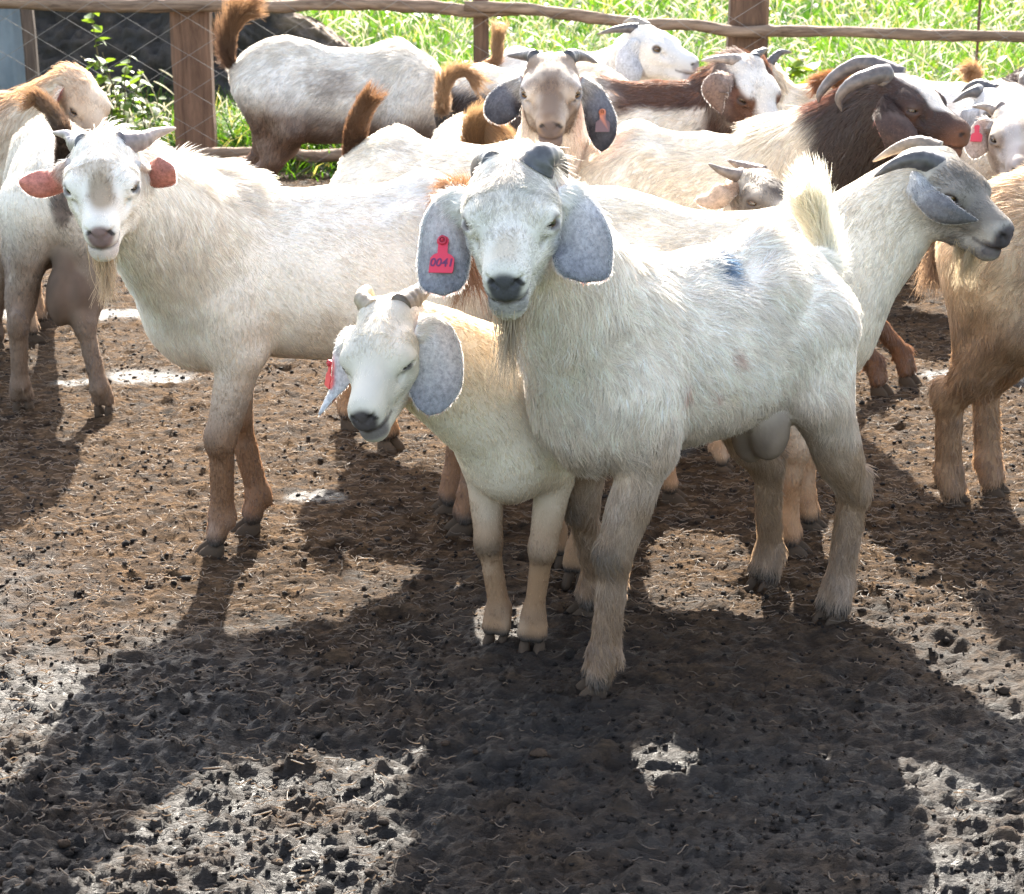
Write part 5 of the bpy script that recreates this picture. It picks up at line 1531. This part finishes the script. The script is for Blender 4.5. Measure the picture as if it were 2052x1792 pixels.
GOATS['B4'] = B4

# --- rear view goat at the left edge
def l0_extra(sk, B, H, L):
    sk.cap(B(-0.33, 0, 0.47), B(-0.355, 0, 0.38), 0.030, 0.034, 'bare', 0.012, flow=(0, 0, -1))
    sk.ell(B(-0.36, 0.020, 0.325), np.array([0.046, 0.036, 0.078]), 'bare', 0.012)
    sk.ell(B(-0.36, -0.022, 0.318), np.array([0.046, 0.036, 0.078]), 'bare', 0.012)
def l0_more(i, c, n1, n2, n3):
    P = i['P']
    d = np.hypot(P[:, 1], (P[:, 2] - 0.60) * 0.4)
    c = lerp(c, np.array([0.10, 0.07, 0.06]), 0.9 * sstep(0.04, 0.02, d) * (P[:, 0] < -0.33) * (P[:, 2] > 0.50))
    c = lerp(c, np.array([0.17, 0.115, 0.078]), np.clip(1.0 * sstep(0.60, 0.40, P[:, 2] + 0.05 * n2) * (0.75 + 0.7 * n2), 0, 1))
    return bare(c, i, (0.095, 0.062, 0.043))
L0 = make_goat("dirty white buck at the left seen from behind with its ginger tail raised",
    (G(128, 828)[0] - 0.06, G(128, 828)[1] + 0.34), 105, 0.98, poll=('b', 0.62, -0.02, 0.55), nose=(60, 360), near=-1, seed=19,
    feet=dict(hl=(47, 822, -10), hr=(210, 830, -30), fl=(-10, 700), fr=(112, 640)),
    coat=coat((0.70, 0.655, 0.59), CREAM, 0.2, (0.14, 0.09, 0.06), 0.95, 0.36, (0.3, 0.21, 0.14), 0.6, seed=31, more=l0_more),
    tail=[('b', -0.395, 0, 0.63), ('p', 130, 285, 4.72), ('p', 114, 238, 4.72), ('p', 82, 202, 4.74), ('p', 58, 200, 4.72)], tail_col=tailc((0.085, 0.055, 0.042), (0.36, 0.20, 0.095), 0.5, 0.3), tail_hair=0.032, tail_r=0.018, tail_n=4500, eyes=0,
    extra=l0_extra, fur=30000, rad=0.0008, hair=0.018, vox=0.0125, hvox=0.008, thick=0.95, clump=0.3)
GOATS['L0'] = L0

# --- goat behind it, head in profile
def lb_more(i, c, n1, n2, n3):
    c = lerp(c, np.array([0.42, 0.29, 0.19]), np.clip(0.9 * i['head'] * (0.8 + n2), 0, 1))
    return lerp(c, np.array([0.42, 0.22, 0.09]), 0.8 * i['neck'] * sstep(0.3, 0.9, i['N'][:, 2]))
LB = make_goat("hornless fawn faced goat with a ginger mane at the left edge in profile",
    (P3(-115, 300, 5.75)[0], 5.75), 5, 1.0, poll=(158, 150, 5.64), nose=(214, 292), near=1, hs=0.93, seed=23, jaw=1.2,
    coat=coat((0.66, 0.55, 0.44), CREAM, 0.35, DIRT, 0.8, 0.3, TAN, 0.5, nose=(0.35, 0.22, 0.15), seed=37, more=lb_more),
    ears=[dict(pts=[('h', 0.02, -0.06, -0.04), ('p', 88, 230, -0.1), ('p', 70, 290, -0.1)], w=[(0, 0.018), (0.5, 0.035), (1, 0.02)], face=(-0.8, -0.6, 0), cf=ear_col((0.5, 0.36, 0.25), (0.45, 0.3, 0.2)), cb=EAR_INNER, nh=300)],
    tail=None, eyes=0.7, fur=15000, rad=0.0009, hair=0.022, neck_hair=1.8, vox=0.015, hvox=0.0055)
GOATS['LB'] = LB

# --- goat by the fence, tail raised, in side view
def b1_extra(sk, B, H, L):
    sk.ell(B(-0.26, 0.0, 0.355), np.array([0.085, 0.065, 0.07]), 'bare', 0.04)
    sk.ell(B(-0.21, 0.0, 0.675), np.array([0.15, 0.07, 0.085]), 'trunk', 0.05, flow=(-1, 0, -0.3))
def b1_more(i, c, n1, n2, n3):
    P = i['P']
    m_ = sstep(0.575, 0.46, P[:, 2] + 0.05 * n2 + 0.12 * (P[:, 0] + 0.3)) * np.clip(0.9 + 0.6 * n2, 0, 1)
    c = lerp(c, np.array([0.15, 0.085, 0.052]), np.clip(0.95 * m_, 0, 1))
    d = np.hypot((P[:, 0] + 0.02) / 1.5, P[:, 2] - 0.60)
    c = lerp(c, np.array([0.30, 0.25, 0.21]), np.clip(0.6 * sstep(0.09, 0.02, d + 0.05 * n2), 0, 1))
    return lerp(c, np.array([0.40, 0.28, 0.22]), 0.8 * i['w']('bare'))
B1 = make_goat("white doe by the fence in side view with raised brown tail and muddy thigh",
    (P3(700, 400, 7.3)[0], 7.3), -3, 0.98, rise=0.02, poll=(905, 205, 7.25), nose=(935, 340), near=1, hs=1.0, seed=29, blen=1.06,
    feet=dict(hl=(500, 462), hr=(562, 478)),
    coat=coat((0.70, 0.665, 0.61), CREAM, 0.15, (0.27, 0.165, 0.105), 0.95, 0.36, (0.25, 0.15, 0.09), 0.9, seed=41, more=b1_more),
    tail=[('b', -0.405, 0, 0.66), ('p', 461, 120, 7.3), ('p', 462, 75, 7.3), ('p', 480, 38, 7.3), ('p', 508, 22, 7.3)], tail_col=tailc((0.20, 0.11, 0.065), (0.38, 0.215, 0.105), 0.5, 0.3), tail_hair=0.10, tail_r=0.013, tail_n=3600, tail_back=(-0.5, 0, 0.4), eyes=0,
    extra=b1_extra, fur=26000, rad=0.0011, hair=0.026, neck_hair=2.0, vox=0.0145, hvox=0.007, thick=1.1, belly=1.02)
GOATS['B1'] = B1

# --- goats between
B2 = make_goat("white goat behind the wide horned one with only its back and erect brown tail showing",
    (-0.12, 4.75), -38, 1.03, poll=('b', 0.50, -0.06, 0.50), nose=(1010, 520), near=-1, seed=31, blen=0.9,
    feet=dict(hl=(705, 856), hr=(780, 900)),
    coat=coat((0.72, 0.66, 0.58), CREAM, 0.25, (0.33, 0.19, 0.10), 0.95, 0.34, TAN, 0.5, seed=43),
    tail=[('b', -0.40, 0, 0.66), ('p', 712, 268, 4.93), ('p', 728, 222, 4.93), ('p', 746, 192, 4.92)], tail_col=tailc((0.13, 0.065, 0.035), (0.22, 0.11, 0.05), 0.4), tail_hair=0.03, tail_r=0.026, tail_n=3500, eyes=0, fur=20000, rad=0.0009, hair=0.02, vox=0.0145, hvox=0.008, droop=0.05)
GOATS['B2'] = B2
def b3_more(i, c, n1, n2, n3):
    P = i['P']
    m_ = sstep(-0.02, -0.09, P[:, 0] + 0.03 * n2) * sstep(0.69, 0.64, P[:, 2] + 0.015 * n2)
    return lerp(c, DARK * 1.1, np.clip(m_, 0, 1))
B3 = make_goat("white goat with dark hindquarters and a curled ginger tail",
    (P3(1085, 300, 6.8)[0], 6.82), 24, 0.98, poll=('b', 0.58, 0.02, 0.52), nose=(1240, 300), near=-1, seed=37, blen=0.95,
    coat=coat((0.72, 0.66, 0.58), CREAM, 0.3, DIRT, 0.9, 0.34, TAN, 0.5, seed=47, more=b3_more),
    tail=[('b', -0.395, 0.0, 0.66), ('p', 887, 215, 6.5), ('p', 893, 165, 6.5), ('p', 925, 142, 6.5), ('p', 955, 162, 6.5)], tail_col=tailc((0.50, 0.34, 0.22), (0.42, 0.25, 0.12), 0.3), tail_hair=0.055, tail_r=0.015, tail_n=3500, eyes=0, fur=14000, rad=0.0011, hair=0.024, vox=0.016, hvox=0.009)
GOATS['B3'] = B3
B5 = make_goat("small white goat hidden behind the front pair, its ginger tail tuft sticking up",
    (-0.14, 5.95), 96, 0.86, poll=('b', 0.45, 0.0, 0.55), nose=(975, 330), near=-1, seed=41,
    coat=coat((0.72, 0.66, 0.58), CREAM, 0.3, DIRT, 0.9, 0.34, TAN, 0.5, seed=53),
    tail=[('b', -0.40, 0.0, 0.655), ('p', 950, 272, 5.6), ('p', 964, 240, 5.6), ('p', 990, 265, 5.6)], tail_col=tailc((0.32, 0.18, 0.085), (0.46, 0.28, 0.13), 0.4), tail_hair=0.06, tail_r=0.03, tail_n=3500, eyes=0, fur=9000, rad=0.001, hair=0.02, vox=0.016, hvox=0.009)
GOATS['B5'] = B5
B6 = make_goat("white goat by the fence with a pale blue hanging ear, head in profile",
    (P3(1150, 200, 7.5)[0] , 7.55), -4, 0.95, poll=(1287, 58, 7.25), nose=(1396, 128), near=1, hs=1.08, roll=0, seed=43, blen=0.95,
    coat=coat((0.72, 0.69, 0.65), CREAM, 0.15, DIRT, 0.9, 0.34, TAN, 0.5, head=(0.56, 0.54, 0.52), head_amt=0.7, nose=(0.22, 0.2, 0.2), nose_r=0.035, seed=59),
    horns=[dict(pts=[('h', 0.0, -0.032, 0.0), ('p', 1262, 57, -0.03), ('p', 1230, 60, -0.04), ('p', 1196, 69, -0.04)], r=0.022, **GREYHORN),
           dict(pts=[('h', 0.0, 0.032, 0.0), ('p', 1275, 43, 0.05), ('p', 1262, 42, 0.06), ('p', 1248, 46, 0.07)], r=0.02, c0=(0.3, 0.25, 0.2), c1=(0.35, 0.3, 0.25))],
    ears=[dict(pts=[('h', 0.03, -0.062, -0.03), ('p', 1263, 108, -0.08), ('p', 1260, 140, -0.09), ('p', 1260, 176, -0.08)], w=[(0, 0.02), (0.3, 0.042), (0.7, 0.05), (1, 0.04)], face=(-0.1, -1, 0.1), cf=ear_col((0.46, 0.48, 0.52), (0.36, 0.38, 0.42), 0.5, (0.6, 0.6, 0.6)), cb=EAR_INNER, nh=700)],
    tail=[('b', -0.40, 0.0, 0.655), ('p', 994, 120, 7.5), ('p', 996, 90, 7.5), ('p', 1000, 62, 7.5)], tail_col=tailc((0.46, 0.28, 0.17), (0.42, 0.26, 0.13), 0.5), tail_hair=0.04, tail_r=0.018, tail_n=2000, eyes=1.0, fur=14000, rad=0.0012, hair=0.02, vox=0.0155, hvox=0.005, neck_r=1.1)
GOATS['B6'] = B6
def b7_more(i, c, n1, n2, n3):
    P, H, hd, nk = i['P'], i['H'], i['head'], i['neck']
    br = np.array([0.085, 0.038, 0.022])
    m_ = sstep(0.625, 0.66, P[:, 2] + 0.05 * n1 + 0.02 * n2) * (1 - hd)
    m_ = np.maximum(m_, sstep(0.10, 0.04, np.abs(P[:, 0] - 0.20 - 0.25 * (P[:, 2] - 0.55)) + 0.03 * n1 - 0.02) * sstep(0.42, 0.5, P[:, 2]) * (1 - hd))
    m_ = m_ * sstep(-0.26, -0.12, P[:, 0] + 0.08 * n1)
    c = lerp(c, br, np.clip(m_, 0, 1))
    c = lerp(c, np.array([0.21, 0.09, 0.045]), 0.6 * np.clip(sstep(0.4, 1.0, i['N'][:, 2]) * m_ * (0.7 + n2), 0, 1))
    ch = sstep(0.030, 0.042, np.abs(H[:, 1]) + 0.006 * n2) * hd * sstep(-0.012, -0.028, H[:, 2] + 0.006 * n2)
    c = lerp(c, np.array([0.115, 0.052, 0.03]), ch)
    c = lerp(c, DARK, 0.8 * ch * sstep(0.075, 0.05, H[:, 0]))
    return c
B7 = make_goat("brown and white goat with a brown cheek, white blaze and leather brown ear",
    (P3(1330, 300, 6.3)[0], 6.3), 0, 1.0, poll=(1495, 122, 6.1), nose=(1560, 270), near=1, hs=1.14, hl=0.93, roll=-4, seed=47,
    coat=coat((0.72, 0.67, 0.60), CREAM, 0.25, DIRT, 0.8, 0.3, TAN, 0.5, head=(0.60, 0.56, 0.52), head_amt=0.8, nose=(0.3, 0.22, 0.2), seed=61, more=b7_more),
    horns=[dict(pts=[('h', 0.0, -0.032, 0.0), ('p', 1468, 120, -0.03), ('p', 1440, 118, -0.05), ('p', 1404, 122, -0.05)], r=0.02, c0=(0.2, 0.16, 0.14), c1=(0.36, 0.3, 0.26)),
           dict(pts=[('h', 0.0, 0.032, 0.0), ('p', 1512, 112, 0.05), ('p', 1526, 104, 0.07), ('p', 1536, 98, 0.08)], r=0.018, **GREYHORN)],
    ears=[dict(pts=[('h', 0.03, -0.062, -0.03), ('p', 1448, 165, -0.10), ('p', 1432, 185, -0.11), ('p', 1446, 226, -0.11)], w=[(0, 0.014), (0.3, 0.036), (0.6, 0.045), (1, 0.014)], face=(-0.2, -1, 0.1), cf=ear_col((0.20, 0.135, 0.105), (0.17, 0.105, 0.08), 0.5, (0.5, 0.4, 0.34)), cb=EAR_INNER, nh=700, rt=0.6)],
    tail=None, eyes=0.5, fur=22000, rad=0.0011, hair=0.024, neck_hair=1.6, mane=0.6, crest=1.0, vox=0.0145, hvox=0.005, neck_r=1.1)
GOATS['B7'] = B7
M1 = make_goat("small grey headed goat with short pointed horns peeping over the profile goat's back",
    (P3(1370, 600, 4.75)[0], 4.74), -12, 0.78, feet=dict(fr=(1450, 945, -10)), poll=(1508, 348, 4.62), nose=(1600, 455), near=1, hs=0.95, seed=53,
    coat=coat((0.66, 0.58, 0.48), CREAM, 0.3, DIRT, 0.8, 0.3, TAN, 0.5, head=(0.08, 0.062, 0.05), head_amt=1.0, seed=67),
    horns=[dict(pts=[('h', 0.0, -0.034, -0.005), ('p', 1475, 352, -0.03), ('p', 1445, 342, -0.04), ('p', 1420, 329, -0.05)], r=0.021, c0=(0.16, 0.115, 0.09), c1=(0.2, 0.16, 0.13)),
           dict(pts=[('h', 0.0, 0.034, 0.0), ('p', 1492, 335, 0.05), ('p', 1475, 329, 0.06), ('p', 1458, 321, 0.06)], r=0.017, c0=(0.22, 0.15, 0.11), c1=(0.24, 0.18, 0.14))],
    ears=[dict(pts=[('h', 0.02, -0.06, -0.03), ('p', 1452, 385, -0.08), ('p', 1425, 400, -0.08), ('p', 1395, 402, -0.08)], w=[(0, 0.014), (0.5, 0.028), (1, 0.012)], face=(-0.2, -0.8, 0.5), cf=ear_col((0.45, 0.33, 0.24), (0.5, 0.38, 0.27), 0.5), cb=EAR_INNER, nh=700)],
    tail=None, eyes=0.5, fur=11000, rad=0.0009, hair=0.026, vox=0.015, hvox=0.005, forelock=0.8)
GOATS['M1'] = M1

# --- goats at the right edge
def r2_extra(sk, B, H, L):
    sk.cap(B(-0.24, 0, 0.46), B(-0.22, 0, 0.375), 0.055, 0.05, 'bare', 0.03, flow=(0, 0, -1))
def r2_more(i, c, n1, n2, n3):
    P = i['P']
    c = lerp(c, np.array([0.28, 0.175, 0.10]), np.clip(0.95 * sstep(0.60, 0.36, P[:, 2] + 0.06 * n2) * (0.85 + 0.6 * n2), 0, 1))
    return bare(c, i, (0.13, 0.095, 0.075))
h2 = math.radians(-35)
R2 = make_goat("brown muddy shaggy goat at the right edge with its legs and flank showing",
    (G(1950, 1003)[0] + 0.325 * math.cos(h2), G(1950, 1003)[1] + 0.325 * math.sin(h2)), -35, 1.04, poll=('b', 0.60, 0.0, 0.70), nose=(2700, 620), near=1, seed=59,
    feet=dict(hr=(1912, 1014, 0), hl=(1990, 992, 0)),
    coat=coat((0.62, 0.50, 0.36), TAN, 0.35, (0.23, 0.12, 0.058), 0.95, 0.40, (0.20, 0.115, 0.065), 0.8, seed=71, more=r2_more),
    tail=[('b', -0.40, 0, 0.64), ('b', -0.44, 0, 0.58), ('b', -0.44, 0, 0.50)], tail_col=tailc(TAN, TAN), tail_hair=0.05, tail_n=1200, eyes=0,
    extra=r2_extra, fur=40000, rad=0.0008, hair=0.030, vox=0.0125, hvox=0.008, thick=1.08, clump=0.6)
GOATS['R2'] = R2
def r3_more(i, c, n1, n2, n3):
    H, hd = i['H'], i['head']
    c = lerp(c, np.array([0.27, 0.20, 0.155]), np.clip(0.9 * hd * (0.9 + 0.9 * n2), 0, 1))
    return lerp(c, np.array([0.46, 0.42, 0.40]), 0.6 * hd * sstep(0.03, 0.01, np.abs(H[:, 1] + 0.02) + 0.02 * n2))
R3 = make_goat("pale freckled goat at the right edge facing the camera with a red ear tag",
    (P3(2075, 500, 5.85)[0], 5.9), -80, 0.98, poll=(2035, 222, 5.45), nose=(2046, 342), near=1, hs=1.06, roll=4, seed=61,
    coat=coat((0.70, 0.60, 0.48), CREAM, 0.4, DIRT, 0.8, 0.3, TAN, 0.5, nose=(0.16, 0.11, 0.10), nose_r=0.034, seed=73, more=r3_more),
    horns=[dict(pts=[('h', 0.0, -0.036, 0.0), ('p', 1995, 222, 0.03), ('p', 1974, 214, 0.05), ('p', 1948, 214, 0.06)], r=0.02, c0=(0.2, 0.15, 0.12), c1=(0.36, 0.3, 0.25)),
           dict(pts=[('h', 0.0, 0.036, 0.0), ('p', 2072, 218, 0.03), ('p', 2095, 208, 0.05), ('p', 2120, 205, 0.06)], r=0.02, c0=(0.2, 0.15, 0.12), c1=(0.36, 0.3, 0.25))],
    ears=[dict(pts=[('h', 0.045, -0.062, -0.035), ('p', 1974, 258, 0.0), ('p', 1960, 284, -0.02), ('p', 1950, 318, -0.03)], w=[(0, 0.015), (0.4, 0.032), (0.8, 0.035), (1, 0.02)], face=(-0.3, -1, 0.0), cf=ear_col((0.46, 0.36, 0.30), (0.5, 0.42, 0.36), 0.5), cb=EAR_WHITE, nh=700),
          dict(pts=[('h', 0.045, 0.062, -0.035), ('p', 2105, 262, 0.0), ('p', 2125, 300, -0.02), ('p', 2130, 340, -0.03)], w=[(0, 0.015), (0.4, 0.032), (0.8, 0.035), (1, 0.02)], face=(0.3, -1, 0.0), cf=ear_col((0.46, 0.36, 0.30), (0.5, 0.42, 0.36), 0.5), cb=EAR_WHITE, nh=200)],
    eyes=0.6, fur=14000, rad=0.0009, hair=0.02, vox=0.0145, hvox=0.005, jaw=1.3)
put_tag(R3, 0, 15, 9, 0.034, (0.60, 0.05, 0.07), None, None, 1, button=False)
GOATS['R3'] = R3
R4 = make_goat("white goat with grey curved horns behind the freckled one at the right",
    (P3(1900, 400, 6.35)[0], 6.4), -12, 0.95, poll=(1978, 184, 6.15), nose=(2055, 272), near=1, hs=1.0, seed=67, blen=0.85,
    coat=coat((0.70, 0.66, 0.62), CREAM, 0.2, DIRT, 0.8, 0.3, TAN, 0.5, head=(0.60, 0.56, 0.54), head_amt=0.7, seed=79),
    horns=[dict(pts=[('h', 0.0, -0.032, 0.0), ('p', 1955, 184, -0.04), ('p', 1935, 190, -0.05), ('p', 1909, 206, -0.05)], r=0.024, **GREYHORN),
           dict(pts=[('h', 0.0, 0.032, 0.0), ('p', 1965, 170, 0.05), ('p', 1945, 172, 0.06), ('p', 1926, 184, 0.06)], r=0.022, **GREYHORN)],
    ears=[dict(pts=[('h', 0.02, -0.06, -0.035), ('p', 1952, 222, -0.08), ('p', 1946, 246, -0.08), ('p', 1945, 275, -0.08)], w=[(0, 0.016), (0.4, 0.036), (0.8, 0.038), (1, 0.02)], face=(-0.2, -1, 0.1), cf=EAR_BLUE, cb=EAR_INNER, nh=500)],
    tail=None, eyes=0.4, fur=11000, rad=0.0011, hair=0.022, vox=0.016, hvox=0.0055)
GOATS['R4'] = R4
def r5_more(i, c, n1, n2, n3):
    return lerp(c, np.array([0.05, 0.03, 0.022]), np.clip(i['head'] + i['neck'] + sstep(0.15, 0.25, i['P'][:, 0]), 0, 1))
R5 = make_goat("dark brown headed goat at the far right edge with a straight brown horn",
    (P3(2150, 300, 6.95)[0], 6.95), -170, 0.95, poll=(2066, 192, 6.75), nose=(2005, 262), near=1, hs=1.0, seed=71,
    coat=coat((0.70, 0.66, 0.60), CREAM, 0.2, DIRT, 0.8, 0.3, TAN, 0.5, seed=83, more=r5_more),
    horns=[dict(pts=[('h', 0.0, 0.032, 0.0), ('p', 2052, 182, -0.03), ('p', 2030, 170, -0.04), ('p', 2006, 155, -0.04)], r=0.021, c0=(0.14, 0.10, 0.075), c1=(0.2, 0.15, 0.11)),
           dict(pts=[('h', 0.0, -0.032, 0.0), ('h', -0.03, -0.05, 0.05), ('h', -0.1, -0.07, 0.07)], r=0.02, c0=(0.14, 0.10, 0.075), c1=(0.2, 0.15, 0.11))],
    tail=None, eyes=0.5, fur=7000, rad=0.0012, hair=0.022, vox=0.016, hvox=0.0065)
GOATS['R5'] = R5
R6 = make_goat("white goat far back on the right with a raised orange tail curled at its tip",
    (P3(1900, 300, 7.2)[0], 7.25), 170, 0.84, poll=('b', 0.48, 0.0, 0.50), nose=(1790, 300), near=1, seed=73,
    coat=coat((0.70, 0.64, 0.56), CREAM, 0.3, DIRT, 0.8, 0.3, TAN, 0.5, seed=89),
    tail=[('b', -0.385, 0.0, 0.655), ('p', 1958, 172, 7.15), ('p', 1956, 146, 7.15), ('p', 1944, 136, 7.15), ('p', 1932, 146, 7.15)], tail_col=tailc((0.40, 0.22, 0.10), (0.45, 0.25, 0.11)), tail_hair=0.035, tail_r=0.028, tail_n=2000, eyes=0, fur=7000, rad=0.0012, hair=0.022, vox=0.017, hvox=0.01)
GOATS['R6'] = R6
def r7_more(i, c, n1, n2, n3):
    P = i['P']
    return lerp(c, np.array([0.36, 0.26, 0.18]), np.clip(0.8 * sstep(0.62, 0.5, P[:, 2] + 0.05 * n2) + 0.0 * n1, 0, 1))
R7 = make_goat("cream woolly goat behind the brown and white one, ginger tail low",
    (P3(1610, 300, 7.0)[0], 7.05), 176, 0.86, poll=(1528, 128, 7.0), nose=(1440, 190), near=1, hs=0.95, seed=79, blen=0.85,
    coat=coat((0.70, 0.64, 0.54), CREAM, 0.4, DIRT, 0.8, 0.3, TAN, 0.6, head=(0.12, 0.06, 0.035), head_amt=0.8, seed=97, more=r7_more),
    horns=[dict(pts=[('h', 0.0, 0.032, 0.0), ('h', -0.05, 0.045, 0.035), ('h', -0.10, 0.06, 0.03)], r=0.02, **GREYHORN),
           dict(pts=[('h', 0.0, -0.032, 0.0), ('h', -0.05, -0.045, 0.035), ('h', -0.10, -0.06, 0.03)], r=0.02, **GREYHORN)],
    tail=[('b', -0.39, 0.0, 0.655), ('p', 1690, 164, 7.0), ('p', 1655, 160, 6.95), ('p', 1630, 172, 6.95)], tail_col=tailc((0.3, 0.13, 0.05), (0.3, 0.12, 0.04)), tail_hair=0.045, tail_r=0.03, tail_n=1800, eyes=0.5, fur=10000, rad=0.0012, hair=0.034, neck_hair=1.7, crest=1.2, vox=0.016, hvox=0.006)
GOATS['R7'] = R7
